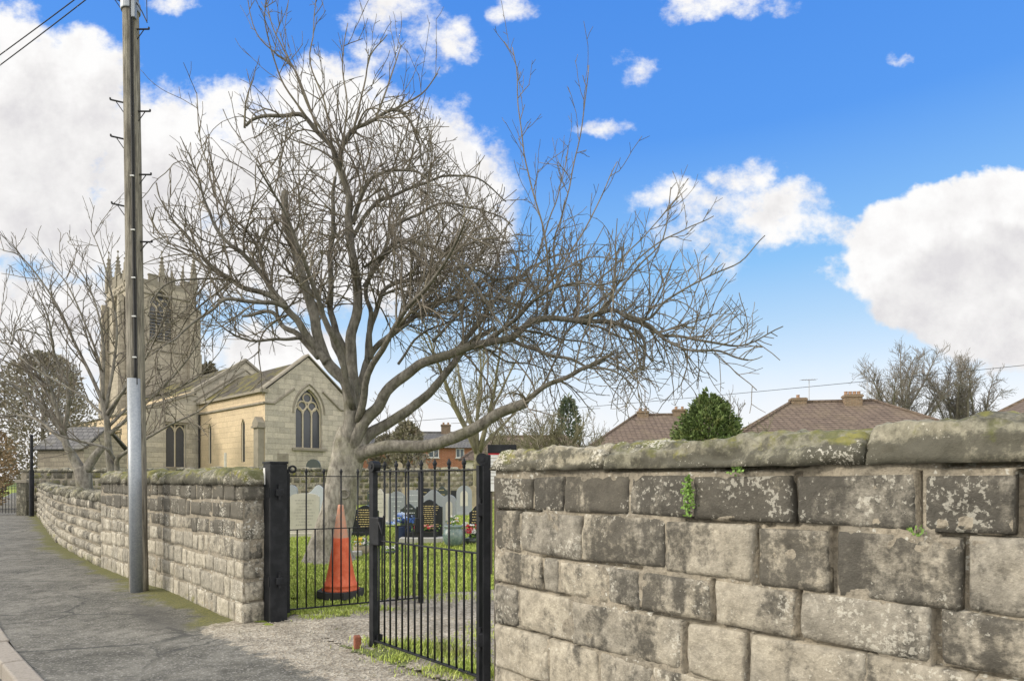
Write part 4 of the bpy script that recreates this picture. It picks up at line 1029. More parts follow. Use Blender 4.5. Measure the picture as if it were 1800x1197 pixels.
# pair of small trees behind the left wall (traced stems)
def left_tree(label, Y, stems, base, r, upr=0.62):
    T = thing('tree', label, 'tree', (base[0], base[1], gz(*base)), 'bare trees'); tr = MB(); G = Grower(0.0056)
    for px, dy, r0, r1, st in stems:
        P = bez([at(x, y, Y+dy*(i/(len(px)-1))) for i, (x, y) in enumerate(px)], 5); k = len(P); rad = [r0+(r1-r0)*(i/(k-1))**0.8 for i in range(k)]
        tr.tube(P, rad, 9, True); G.clothe(P, rad, 0.23, (0.4, 1.35), 0.25, (0.2, 0.65), 0.3, (0.07, 0.22), st, 0.08, upr)
    tr.build('trunk', M_BARK, T, True); G.mb.build('crown', M_TWIG, T, True)
left_tree('small bare tree with a stubby forked trunk, leaning left behind the low wall', 14.2,
    [([(153, 905), (150, 870), (147, 838), (142, 822)], 0, 0.17, 0.16, 1.1), ([(146, 835), (128, 802), (116, 780), (112, 755)], 0, 0.13, 0.05, 0.9),
     ([(150, 828), (168, 800), (182, 784)], 0.1, 0.11, 0.07, 0.9),
     ([(114, 765), (80, 720), (40, 690), (5, 665), (-40, 650)], -1.0, 0.06, 0.012, 0.15), ([(118, 780), (70, 740), (30, 730), (-20, 740)], 0.8, 0.05, 0.012, 0.15),
     ([(113, 760), (90, 690), (70, 640), (30, 600), (0, 560)], 0.3, 0.05, 0.010, 0.15), ([(113, 758), (120, 690), (95, 620), (85, 560), (60, 500)], -0.5, 0.05, 0.010, 0.15),
     ([(120, 750), (60, 660), (20, 610), (-30, 590)], 1.3, 0.04, 0.010, 0.15), ([(20, 605), (30, 580), (60, 585), (90, 595)], 1.0, 0.025, 0.010, 0.2)], (-9.7, 14.2), 0.16)
left_tree('bare multi-stemmed tree with upright fanning branches, behind the coped wall left of the pole', 13.0,
    [([(200, 860), (195, 825), (190, 780), (188, 740), (178, 700)], 0, 0.085, 0.05, 0.5), ([(208, 860), (206, 825), (207, 806), (225, 792), (250, 775), (300, 746), (350, 722), (388, 690)], -0.6, 0.06, 0.010, 0.35),
     ([(205, 815), (196, 800), (180, 785), (120, 770), (60, 745), (10, 720)], -1.0, 0.045, 0.010, 0.3),
     ([(190, 765), (225, 735), (265, 700), (310, 655), (345, 610), (375, 560)], 0.5, 0.045, 0.009, 0.2), ([(186, 730), (215, 690), (250, 640), (280, 580), (300, 520)], -0.7, 0.04, 0.009, 0.2),
     ([(180, 705), (160, 660), (130, 600), (105, 545), (70, 490), (35, 450), (5, 440)], -0.4, 0.04, 0.008, 0.2), ([(182, 712), (175, 640), (150, 570), (118, 500), (80, 455)], 0.6, 0.035, 0.008, 0.2),
     ([(180, 705), (182, 630), (175, 560), (150, 490), (125, 460)], -0.2, 0.035, 0.008, 0.2), ([(185, 720), (200, 640), (205, 570), (190, 490), (175, 440), (160, 405)], 0.4, 0.035, 0.007, 0.2),
     ([(190, 740), (150, 700), (100, 670), (50, 640), (10, 600)], 0.9, 0.035, 0.008, 0.2), ([(190, 750), (240, 705), (295, 690), (350, 660), (385, 620)], 1.0, 0.035, 0.008, 0.2),
     ([(188, 740), (230, 660), (262, 600), (330, 540), (352, 500)], 1.2, 0.03, 0.008, 0.2)], (-8.3, 13.0), 0.1)

# ------------------------------------------------------------------ church
CU = Vector((-0.737, 0.676)); CS = Vector((0.676, 0.737)); CC = Vector((-15.0, 38.0))
def ch(u, s, z): return Vector((CC.x+CU.x*u+CS.x*s, CC.y+CU.y*u+CS.y*s, z))
DD = (CU.x+CS.x, CU.y+CS.y, 0.0)
M_CH = ashlar('church_ashlar', (0.54, 0.49, 0.395), (0.39, 0.36, 0.295), (0.42, 0.38, 0.31), DD, 0.75, 0.34, 0.010, (0.27, 0.245, 0.20), 0.65)
M_CHY = ashlar('church_ashlar_sunlit', (0.62, 0.50, 0.335), (0.55, 0.445, 0.30), (0.50, 0.41, 0.285), DD, 0.85, 0.36, 0.010, (0.40, 0.33, 0.24), 0.4)  # copy of the church stone for south faces, sun warmth put into its colour
M_TOW = ashlar('tower_ashlar', (0.46, 0.41, 0.32), (0.37, 0.33, 0.26), (0.33, 0.295, 0.235), DD, 0.8, 0.36, 0.014, (0.20, 0.175, 0.135), 0.6)
M_TRIM = plain('weathered_trim_stone', (0.25, 0.226, 0.18), 0.25, 3, 0.9, 0.15, dirt=(0.15, 0.13, 0.10, 0.6))
M_TRAC = plain('tracery_stone', (0.52, 0.46, 0.35), 0.2, 3, 0.9, 0.15)
M_LEAD = plain('leaded_glass', (0.055, 0.06, 0.07), 0.3, 8, 0.25, 0.5)
def slate_b(c1, c2, mossc, mossk, d, row=0.28, bw=0.34):
    def b(t, p, bs):
        ux = t.vmath('DOT_PRODUCT', p, d); z = t.xyz(p)[2]
        br = t.n('ShaderNodeTexBrick'); t.link(t.comb(ux, z, 0.0), br.inputs[0])
        br.inputs['Color1'].default_value = (*c1, 1); br.inputs['Color2'].default_value = (*c2, 1); br.inputs['Mortar'].default_value = (c2[0]*.62, c2[1]*.62, c2[2]*.62, 1)
        br.inputs['Scale'].default_value = 1; br.inputs['Brick Width'].default_value = bw; br.inputs['Row Height'].default_value = row; br.inputs['Mortar Size'].default_value = 0.018
        n = t.noise(p, 0.9, 5, 0.65)
        c = t.mix(t.math('MULTIPLY', t.step(n, 0.45, 0.65), mossk), br.outputs[0], mossc)
        c = t.mix(t.step(t.noise(p, 5, 4, 0.6), 0.4, 0.75), c, t.vmath('SCALE', c, scale=0.75))
        return c, t.math('MULTIPLY', br.outputs[1], -1.0), 0.03
    return b
M_SLATE = mat('church_stone_slate', slate_b((0.115, 0.102, 0.08), (0.08, 0.072, 0.058), (0.19, 0.17, 0.055), 0.8, DD, 0.17, 0.4), 0.9, 0.15)
church = thing('church', 'pale limestone parish church with traceried east window and pinnacled tower', 'church', ch(0, 0, 0.3))
def arch(cx, w, zb, zs_, n=8, k=1.0):
    """pointed arch outline, counter-clockwise from bottom left"""
    Rr = w*k; h = w/2
    a1 = math.acos((Rr-h)/Rr)
    pts = [(cx-h, zb), (cx+h, zb)]
    for i in range(n+1):
        a = a1*i/n; pts.append((cx+h-Rr+Rr*cos(a), zs_+Rr*sin(a)))
    for i in range(n-1, -1, -1):
        a = a1*i/n; pts.append((cx-h+Rr-Rr*cos(a), zs_+Rr*sin(a)))
    return pts
def arc_line(cx, w, zs_, n=8, k=1.0): return arch(cx, w, zs_, zs_, n, k)[1:]+[(cx-w/2, zs_)]
Z3 = Vector((0, 0, 1))
def face(name, parent, o, ax, inn, poly, holes, thick, material):
    m = MB(); m.prism(poly, o, ax, Z3, inn*thick, holes=holes); return m.build(name, material, parent, False, recalc=True)
def bars(mb, o, ax, inn, lines, w, d):
    for ln in lines:
        mb.tube([o+ax*p[0]+Z3*p[1]+inn*d for p in ln], w, 4, True)
def gwin(parent, o, ax, inn, cx, w, zb, zs_, lights=1, depth=0.3, hood=True, k=1.0, square=False, label=None, louvre=False, bw=0.055):
    """pointed window: glass with tracery and hood mould"""
    out = [(cx-w/2, zb), (cx+w/2, zb), (cx+w/2, zs_), (cx-w/2, zs_)] if square else arch(cx, w, zb, zs_, 8, k)
    m = MB(); m.prism(out, o+inn*depth, ax, Z3, inn*0.04); g = m.build('window', M_LEAD, parent)
    m = MB(); lw_ = w/lights; lines = []
    for i in range(1, lights): lines.append([(cx-w/2+lw_*i, zb), (cx-w/2+lw_*i, zs_+(0 if square else 0.02))])
    if lights > 1:
        for i in range(lights):
            c = cx-w/2+lw_*(i+0.5); zz = zs_-(lw_*1.0 if square else lw_*0.15); lines.append(arc_line(c, lw_, zz, 6))
        if not square:
            hA = w*0.5*sqrt(3)*k
            rr = w*0.16
            cs = [(cx-w*0.19, zs_+w*0.27), (cx+w*0.19, zs_+w*0.27), (cx, zs_+w*0.55)] if lights == 3 else [(cx, zs_+w*0.42)]
            for (a, b_) in cs: lines.append([(a+rr*cos(2*pi*i/14), b_+rr*sin(2*pi*i/14)) for i in range(15)])
    lines.append(out+[out[0]])
    bars(m, o, ax, inn, lines, bw, depth-0.05); m.build('tracery', M_TRAC, g)
    if louvre:
        m = MB()
        z = zb+0.2
        while z < zs_-0.05: m.box(o+ax*cx+Z3*z+inn*(depth-0.12), (w-0.1, 0.12, 0.05), (ax.x, ax.y)); z += 0.3
        m.build('louvres', M_TRIM, g)
    if hood:
        m = MB(); hl = arc_line(cx, w+0.34, zs_, 10, k) if not square else [(cx-w/2-.15, zs_-.25), (cx-w/2-.15, zs_+.13), (cx+w/2+.15, zs_+.13), (cx+w/2+.15, zs_-.25)]
        bars(m, o, ax, inn, [hl], 0.075, 0.0); m.build('hood_mould', M_TRIM, g)
        m = MB(); m.box(o+ax*cx+Z3*(zb-0.09)-inn*0.03, (w+0.5, 0.24, 0.16), (ax.x, ax.y)); m.build('sill', M_TRIM, g)
    return g, out
def v3(v): return Vector((v.x, v.y, 0))
aS, aU = v3(CS), v3(CU)
# chancel east gable
ex, zb0 = 2.93, 0.2
g_out = arch(ex, 1.85, 3.55, 5.75)
blk = [(0.80, 0.25), (1.52, 0.25), (1.52, 3.15), (0.80, 3.15)]
face('wall', church, ch(0, 0, 0), aS, aU, [(0, zb0), (5.7, zb0), (5.7, 6.95), (2.85, 9.35), (0, 6.95)], [g_out], 0.5, M_CH)
gwin(church, ch(0, 0, 0), aS, aU, ex, 1.85, 3.55, 5.75, 3)
m = MB(); m.prism(blk, ch(-0.02, 0, 0), aS, Z3, aU*0.05); m.build('blocked_doorway', M_TRIM, church)
# gable coping and string course
m = MB()
for a, b_ in (((-0.12, 6.95), (2.85, 9.42)), ((5.82, 6.95), (2.85, 9.42))):
    A = ch(0.25, a[0], a[1]+0.06); B = ch(0.25, b_[0], b_[1]+0.06); d = B-A; n_ = Vector((-0.0, 0, 1))
    vs = []
    for p in (A, B):
        for du, dz in ((-0.36, -0.02), (0.36, -0.02), (0.30, 0.10), (-0.30, 0.10)): vs.append(p+aU*du+Z3*dz)
    m.add(vs, [(0, 1, 5, 4), (1, 2, 6, 5), (2, 3, 7, 6), (3, 0, 4, 7), (0, 3, 2, 1), (4, 5, 6, 7)])
m.box(ch(0.2, -0.12, 6.92), (0.75, 0.5, 0.22), (CU.x, CU.y)); m.build('gable_coping', M_TRIM, church)
m = MB()
pts = [ch(-0.03, -0.05, 6.20), ch(-0.03, 0.55, 6.20), ch(-0.03, 1.9, 7.25)]
m.tube(pts, 0.075, 6); m.tube([ch(-0.03, 5.7, 6.20), ch(-0.03, 5.2, 6.20), ch(-0.03, 3.9, 7.25)], 0.075, 6); m.tube([ch(-0.03, -0.05, 6.20), ch(10, -0.05, 6.20)], 0.085, 6)
m.box(ch(5, -0.06, 6.93), (10.2, 0.34, 0.16), (CU.x, CU.y)); m.build('string_course', M_TRIM, church)
# chancel south wall with lancets
hs_ = []
for c in (3.0, 8.2): hs_.append(arch(c, 0.56, 2.65, 4.95, 6))
face('wall', church, ch(0, 0, 0), aU, aS, [(0.5, zb0), (10, zb0), (10, 6.85), (0.5, 6.85)], hs_, 0.45, M_CHY)
m = MB(); m.prism([(0, zb0), (0.498, zb0), (0.498, 6.85), (0, 6.85)], ch(0, -0.003, 0), aU, Z3, aS*0.003); m.build('quoin', M_CHY, church)
for c in (3.0, 8.2): gwin(church, ch(0, 0, 0), aU, aS, c, 0.56, 2.65, 4.95, 1, 0.16, False)
face('wall', church, ch(0, 5.7, 0), aU, -aS, [(0.5, zb0), (10, zb0), (10, 6.85), (0.5, 6.85)], [], 0.4, M_CH)
# corner buttress with gabled cap
m = MB(); m.box(ch(0.36, -0.2, 2.45), (0.62, 0.42, 4.5), (CU.x, CU.y), bev=0.03); m.box(ch(0.36, -0.28, 1.1), (0.72, 0.6, 1.9), (CU.x, CU.y), bev=0.03)
m.prism([(-0.36, 0), (0.36, 0), (0.36, 0.3), (0, 0.65), (-0.36, 0.3)], ch(0.36, -0.46, 4.70), aU, Z3, aS*0.46); m.box(ch(0.36, -0.26, 4.72), (0.82, 0.54, 0.12), (CU.x, CU.y)); m.build('buttress', M_TRIM, church)
# cross-shaped small plant/finial stand by wall is left to the graves; drainpipe
m = MB(); m.tube([ch(9.75, -0.1, 0.3), ch(9.75, -0.1, 6.1)], 0.065, 8); m.build('drainpipe', M_CABLE, church)
# chancel roof
def roof_slab(mb, a, b_, c, d, t=0.08):
    vs = [Vector(p) for p in (a, b_, c, d)]; nn = (vs[1]-vs[0]).cross(vs[3]-vs[0]).normalized()*t
    if nn.z < 0: nn = -nn
    mb.add(vs+[v+nn for v in vs], [(0, 1, 2, 3), (4, 5, 6, 7), (0, 1, 5, 4), (1, 2, 6, 5), (2, 3, 7, 6), (3, 0, 4, 7)])
m = MB(); roof_slab(m, ch(0.45, 0.0, 6.88), ch(10.1, 0.0, 6.88), ch(10.1, 2.85, 9.12), ch(0.45, 2.85, 9.12)); roof_slab(m, ch(0.45, 5.7, 6.88), ch(10.1, 5.7, 6.88), ch(10.1, 2.85, 9.12), ch(0.45, 2.85, 9.12)); m.build('roof', M_SLATE, church)
# nave
face('wall', church, ch(10, 0, 0), aS, aU, [(-0.2, zb0), (6.9, zb0), (6.9, 7.9), (3.36, 10.45), (-0.2, 7.9)], [], 0.5, M_CH)
m = MB()
for sgn in (-1, 1):
    A = ch(10.2, 3.36+sgn*3.75, 7.85); B = ch(10.2, 3.36, 10.55); vs = []
    for p in (A, B):
        for du, dz in ((-0.32, -0.1), (0.32, -0.1), (0.28, 0.12), (-0.28, 0.12)): vs.append(p+aU*du+Z3*dz)
    m.add(vs, [(0, 1, 5, 4), (1, 2, 6, 5), (2, 3, 7, 6), (3, 0, 4, 7), (0, 3, 2, 1), (4, 5, 6, 7)])
    A2 = A-Z3*0.75; B2 = B-Z3*0.75; m.tube([A2-aU*0.2, B2-aU*0.2], 0.07, 6)
m.build('gable_coping', M_TRIM, church)
m = MB()
for sgn in (-1, 1):
    roof_slab(m, ch(10.5, 3.36+sgn*3.5, 7.75), ch(27, 3.36+sgn*3.5, 7.75), ch(27, 3.36, 10.25), ch(10.5, 3.36, 10.25))
m.build('roof', M_SLATE, church)
face('wall', church, ch(10.5, -0.2, 0), aU, aS, [(0, zb0), (16.5, zb0), (16.5, 7.9), (0, 7.9)], [], 0.4, M_CHY)
# south aisle
sq = [(-2.2, 2.4), (-0.9, 2.4), (-0.9, 5.4), (-2.2, 5.4)]
face('wall', church, ch(10, 0, 0), aS, aU, [(-4.2, zb0), (-0.21, zb0), (-0.21, 7.6), (-0.5, 7.55), (-4.2, 6.0)], [sq], 0.45, M_CH)
gwin(church, ch(10, 0, 0), aS, aU, -1.55, 1.3, 2.4, 5.4, 2, 0.28, True, square=True)
hs_ = [[(c-0.8, 2.4), (c+0.8, 2.4), (c+0.8, 4.9), (c-0.8, 4.9)] for c in (3.0, 7.5, 12.0)]
face('wall', church, ch(10.45, -4.2, 0), aU, aS, [(0, zb0), (16.0, zb0), (16.0, 6.0), (0, 6.0)], hs_, 0.4, M_CHY)
for c in (3.0, 7.5, 12.0): gwin(church, ch(10.45, -4.2, 0), aU, aS, c, 1.6, 2.4, 4.9, 3, 0.25, True, square=True)
m = MB(); roof_slab(m, ch(10.3, -4.25, 5.98), ch(26.4, -4.25, 5.98), ch(26.4, -0.3, 7.45), ch(10.3, -0.3, 7.45)); m.build('roof', M_SLATE, church)
m = MB()
A = ch(10.2, -4.3, 6.05); B = ch(10.2, -0.22, 7.75); vs = []
for p in (A, B):
    for du, dz in ((-0.3, -0.08), (0.3, -0.08), (0.26, 0.12), (-0.26, 0.12)): vs.append(p+aU*du+Z3*dz)
m.add(vs, [(0, 1, 5, 4), (1, 2, 6, 5), (2, 3, 7, 6), (3, 0, 4, 7), (0, 3, 2, 1), (4, 5, 6, 7)]); m.build('gable_coping', M_TRIM, church)
# porch on the aisle
face('wall', church, ch(17, -7.0, 0), aU, aS, [(0, zb0), (3.6, zb0), (3.6, 3.6), (1.8, 5.2), (0, 3.6)], [[(1.0, 0.25), (2.6, 0.25), (2.6, 2.4), (1.8, 3.1), (1.0, 2.4)]], 0.35, M_CHY)
face('wall', church, ch(17, -6.6, 0), aS, aU, [(0, zb0), (2.4, zb0), (2.4, 3.55), (0, 3.55)], [], 0.3, M_CH)
m = MB(); roof_slab(m, ch(16.8, -6.95, 3.45), ch(16.8, -4.2, 3.45), ch(18.8, -4.2, 5.1), ch(18.8, -6.95, 5.1)); roof_slab(m, ch(20.8, -6.95, 3.45), ch(20.8, -4.2, 3.45), ch(18.8, -4.2, 5.1), ch(18.8, -6.95, 5.1)); m.build('roof', M_SLATE, church)
# tower
t0, t1, s0_, s1_ = 27.0, 33.0, 0.2, 6.2; TZ = 19.5
tw = MB()
bw_e = arch(2.9, 2.0, 14.6, 17.5, 8); bw_s = arch(3.0, 1.7, 14.6, 17.4, 8)
tw.prism([(0, zb0), (6, zb0), (6, TZ), (0, TZ)], ch(t0, s0_, 0), aS, Z3, aU*0.7, holes=[bw_e])
tower = tw.build('tower', M_TOW, church, False, recalc=True)
face('tower_wall', tower, ch(t0+0.7, s0_, 0), aU, aS, [(0, zb0), (5.3, zb0), (5.3, TZ), (0, TZ)], [[(a-0.7, b_) for a, b_ in bw_s]], 0.7, M_TOW)
m = MB(); m.prism([(0, zb0), (0.7, zb0), (0.7, TZ), (0, TZ)], ch(t0, s0_-0.004, 0), aU, Z3, aS*0.004); m.prism([(0.7, zb0), (6, zb0), (6, TZ), (0.7, TZ)], ch(t1, s0_, 0), aS, Z3, -aU*0.6); m.prism([(0.7, zb0), (5.4, zb0), (5.4, TZ), (.7, TZ)], ch(t0, s1_, 0), aU, Z3, -aS*0.6)
m.prism([(0.7, 0), (5.4, 0), (5.4, 5.3), (0.7, 5.3)], ch(t0, s0_, TZ-0.4), aU, aS, Z3*0.2); m.build('tower_wall', M_TOW, tower)
gwin(tower, ch(t0, s0_, 0), aS, aU, 2.9, 2.0, 14.6, 17.5, 3, 0.35, True, louvre=True, bw=0.07)
gwin(tower, ch(t0, s0_, 0), aU, aS, 3.0, 1.7, 14.6, 17.4, 2, 0.35, True, louvre=True, bw=0.07)
m = MB()
for z, o_ in ((TZ-0.75, 0.09), (13.6, 0.08), (8.0, 0.09)):
    m = MB(); m.tube([ch(t0-o_*.3, s1_+.1, z), ch(t0-o_*.3, s0_-o_*.3, z), ch(t1+.1, s0_-o_*.3, z)], o_*1.2, 6); m.build('string_course', M_TRIM, tower)
# corner buttresses
m = MB()
for (u_, s_) in ((t0, s0_), (t0, s1_), (t1, s0_)):
    for du, ds in ((0.5, -0.32), (-0.32, 0.5)):
        if s_ == s1_: ds = -ds if du < 0 else 0.32
        if u_ == t1: du = -du if ds < 0 else 0.32
        for w_, zt in ((0.75, 9.0), (0.6, 13.8), (0.45, 18.2)):
            m.box(ch(u_+du, s_+ds, (zb0+zt)/2), (w_, w_, zt-zb0), (CU.x, CU.y))
m.build('buttress', M_TOW, tower)
def battlement(a, b_, n_):
    m = MB(); d = (b_-a); L = d.length; d.normalize()
    m.box((a+b_)/2+Z3*0.25, (L, 0.32, 0.5), (d.x, d.y))
    for i in range(n_):
        c = a+d*(L*(i+0.5)/n_)
        if i % 2 == 0: m.box(c+Z3*0.76, (L/n_, 0.32, 0.52), (d.x, d.y)); m.box(c+Z3*1.05, (L/n_+0.1, 0.42, 0.1), (d.x, d.y))
    m.build('battlement', M_TRIM, tower)
battlement(ch(t0+.16, s0_+0.35, TZ), ch(t0+.16, s1_-0.35, TZ), 7); battlement(ch(t0+0.35, s0_+.16, TZ), ch(t1-0.35, s0_+.16, TZ), 7)
battlement(ch(t1-.16, s0_+0.35, TZ), ch(t1-.16, s1_-0.35, TZ), 7); battlement(ch(t0+0.35, s1_-.16, TZ), ch(t1-0.35, s1_-.16, TZ), 7)
for (u_, s_, big) in ((t0, s0_, 1), (t0, s1_, 1), (t1, s0_, 1), (t1, s1_, 1), (t0, 3.2, .85), (30, s0_, .85), (t1, 3.2, .85), (30, s1_, .85)):
    uu = u_+(0.16 if u_ == t0 else -0.16 if u_ == t1 else 0); ss_ = s_+(0.16 if s_ == s0_ else -0.16 if s_ == s1_ else 0)
    m = MB(); w_ = 0.27*big; c = ch(uu, ss_, TZ); H = 4.0*big
    m.prism([(-w_, -w_), (w_, -w_), (w_, w_), (-w_, w_)], c, aU, aS, Z3*(H*0.42))
    vs = [c+aU*(a*w_*0.85)+aS*(b_*w_*0.85)+Z3*(H*0.42) for a, b_ in ((-1, -1), (1, -1), (1, 1), (-1, 1))]+[c+Z3*H]
    m.add(vs, [(0, 1, 4), (1, 2, 4), (2, 3, 4), (3, 0, 4)])
    for f in (0.52, 0.62, 0.72, 0.82):                                                # crockets
        k = 1-(f-0.42)/0.58
        for a, b_ in ((-1, -1), (1, -1), (1, 1), (-1, 1)): m.box(c+aU*(a*w_*0.9*k)+aS*(b_*w_*0.9*k)+Z3*(H*f), (0.11, 0.11, 0.12), (CU.x, CU.y))
    m.lathe(c+Z3*(H-0.12), [(0.05, 0), (0.10, 0.08), (0.09, 0.14), (0.02, 0.22)], 8)
    m.build('pinnacle', M_TRIM, tower)

# ------------------------------------------------------------------ outbuilding + far-left gateway
M_OUT = ashlar('rubble_outbuilding', (0.42, 0.37, 0.28), (0.33, 0.29, 0.225), (0.30, 0.265, 0.21), (0.9, 0.44, 0), 0.45, 0.22, 0.02, (0.2, 0.18, 0.14), 0.5)
M_SLATEG = mat('grey_slate', slate_b((0.17, 0.165, 0.16), (0.125, 0.122, 0.12), (0.19, 0.18, 0.13), 0.4, (1, 0.3, 0), 0.2, 0.3), 0.8, 0.2)
oz = 0.35; o0 = at(66, 845, 32); o0.z = 0
ob = thing('outbuilding', 'low rubble-stone outbuilding with slate roof, behind the far low wall', 'building', (o0.x, o0.y, oz))
ax = Vector((1, -0.12, 0)).normalized(); ay = Vector((0.12, 1, 0)).normalized()
m = MB(); m.prism([(0, 0), (2.6, 0), (2.6, 3.0), (0, 3.0)], o0+Z3*oz, ax, ay, Z3*2.75); m.prism([(0.2, 3.1), (2.8, 3.1), (1.5, 4.2)], o0+ax*0.0+Z3*0, ay, Z3, ax*0.3); m.prism([(0.2, 3.1), (2.8, 3.1), (1.5, 4.2)], o0+ax*2.3, ay, Z3, ax*0.3); m.build('wall', M_OUT, ob)
m = MB(); roof_slab(m, o0-ax*.1-ay*.2+Z3*3.0, o0+ax*2.7-ay*.2+Z3*3.0, o0+ax*2.7+ay*1.5+Z3*4.25, o0-ax*.1+ay*1.5+Z3*4.25); roof_slab(m, o0-ax*.1+ay*3.2+Z3*3.0, o0+ax*2.7+ay*3.2+Z3*3.0, o0+ax*2.7+ay*1.5+Z3*4.25, o0-ax*.1+ay*1.5+Z3*4.25); m.build('roof', M_SLATEG, ob)
# inner churchyard wall
iw_p = Path([(-21.2, 27.0), (-20, 27.05), (-16, 27.6), (-11, 28.6), (-6, 29.6), (1, 30.4), (9, 31.5), (24, 33.5)])
def iw_frame(u):
    q, tn = iw_p(u); return q, tn, Vector((tn.y, -tn.x))
iw = thing('stone_wall', 'long mossy rubble wall behind the graves, in front of the church', 'wall', (-11, 28.6, 0.45), 'boundary walls')
mb = MB(); mo = MB(); s = 0
iz = lambda s: gz(iw_p(s)[0].x, iw_p(s)[0].y)
def iw_top(s):
    return max(1.42+iz(s), 1.93 if s > 6 else 1.85)
while s < iw_p.L-0.5:
    L = R.uniform(0.25, 0.6)
    nrow = 6; zb_ = iz(s)-0.1; ht = (iw_top(s)-zb_)/nrow
    for r_ in range(nrow):
        sh = (r_ % 2)*0.2
        stone_block(mb, iw_frame, max(0, s+sh), s+sh+L, zb_+ht*r_, zb_+ht*(r_+1), 0.12, R.uniform(0, 0.03), R.random(), lambda x, z, k=R.uniform(0.05, 0.75)+(0.55 if s < 18 else 0): k, lambda x, z, k=R.uniform(.1, .5)+(0.2 if s < 18 else 0): k, R.uniform(0, 99), amp=0.02, round_=0.03)
    s += L
wall_core(mo, iw_frame, lin(0, iw_p.L, 40), -0.2, lambda s: iw_top(s)-0.03, 0.45, 0.02)
mb.build('masonry', M_STONE2, iw, True); mo.build('mortar', M_MORTAR, iw)
cp = MB(); s = 0
while s < iw_p.L-0.6:
    L = R.uniform(0.3, 0.6); coping_piece(cp, iw_frame, s, s+L, iw_top(s)-0.02, iw_top(s)+R.uniform(0.10, 0.18), 0.45, 0.03, R.uniform(0, 80), 0.15, 0.45, 8, tint=R.random(), wob=0.03); s += L+0.01
cp.build('coping', M_COPE, iw, True)
# stone pier + iron railing + dark post at the far end of the street wall
pr = at(44, 905, 26.4); pr.z = 0
t_ = thing('gate_pier', 'low dark stone pier with flat cap at the far end of the street wall', 'pier', pr)
m = MB(); m.box(pr+Z3*0.68, (0.42, 0.42, 1.38), (1, 0), (0.5, 0.7, 0.4), bev=0.02); m.build('shaft', M_COPE, t_)
m = MB(); m.box(pr+Z3*1.43, (0.5, 0.5, 0.13), (1, 0), (0.5, 0.4, 0.3), bev=0.02); m.build('cap', M_TRIM, t_)
dp = at(55.5, 905, 25.6); dp.z = 0
t_ = thing('iron_post', 'tall thin dark post standing beside the far stone pier', 'post', dp)
m = MB(); m.tube([dp, dp+Z3*1.9], 0.085, 10); m.build('base', M_IRON, t_); m = MB(); m.tube([dp+Z3*1.9, dp+Z3*3.25], 0.055, 10); m.build('shaft', M_IRON, t_); m = MB(); m.lathe(dp+Z3*3.25, [(0.07, 0), (0.07, 0.05), (0.03, 0.09)], 10); m.build('cap', M_IRON, t_)
f0 = at(-60, 900, 27.5); f1 = at(34, 900, 27.0); f0.z = f1.z = 0
t_ = thing('railing', 'short run of black iron railings at the far left edge', 'railing', f1); dF = (f1-f0).normalized(); LF = (f1-f0).length
for z in (0.12, 1.12): m = MB(); m.box((f0+f1)/2+Z3*z, (LF, 0.03, 0.03), (dF.x, dF.y)); m.build('rail', M_IRON, t_)
k = 0.0
while k < LF: m = MB(); m.tube([f0+dF*k+Z3*0.05, f0+dF*k+Z3*1.25], 0.011, 6); m.build('bar', M_IRON, t_); k += 0.16
m = MB(); m.box(f1+Z3*0.65, (0.06, 0.06, 1.3), (1, 0)); m.build('end_post', M_IRON, t_)

# ------------------------------------------------------------------ graves
def gran(name, c, rough=0.35, var=0.15): return plain(name, c, var, 30, rough, 0.4)
M_BLK = gran('polished_black_granite', (0.028, 0.03, 0.032), 0.22)
M_DGRN = gran('dark_green_granite', (0.055, 0.066, 0.058), 0.3)
M_GRY = gran('grey_granite', (0.30, 0.32, 0.335), 0.5)
M_BLU = gran('pale_blue_marble', (0.52, 0.55, 0.58), 0.5)
M_BEI = plain('pale_headstone', (0.56, 0.535, 0.46), 0.12, 5, 0.85, 0.2, bump=0.004, dirt=(0.38, 0.36, 0.29, 0.4))
M_SND = plain('sandstone_headstone', (0.36, 0.31, 0.22), 0.25, 5, 0.9, 0.15, dirt=(0.14, 0.13, 0.10, 0.6))
M_GOLD = plain('gilt_lettering', (0.55, 0.44, 0.20), 0.1, 10, 0.5)
M_LTXT = plain('worn_lettering', (0.36, 0.345, 0.30), 0.1, 10, 0.8)
M_WTXT = plain('silver_lettering', (0.62, 0.64, 0.64), 0.1, 10, 0.6)
M_CONC = plain('pale_kerbset', (0.48, 0.465, 0.42), 0.15, 8, 0.85, bump=0.004)
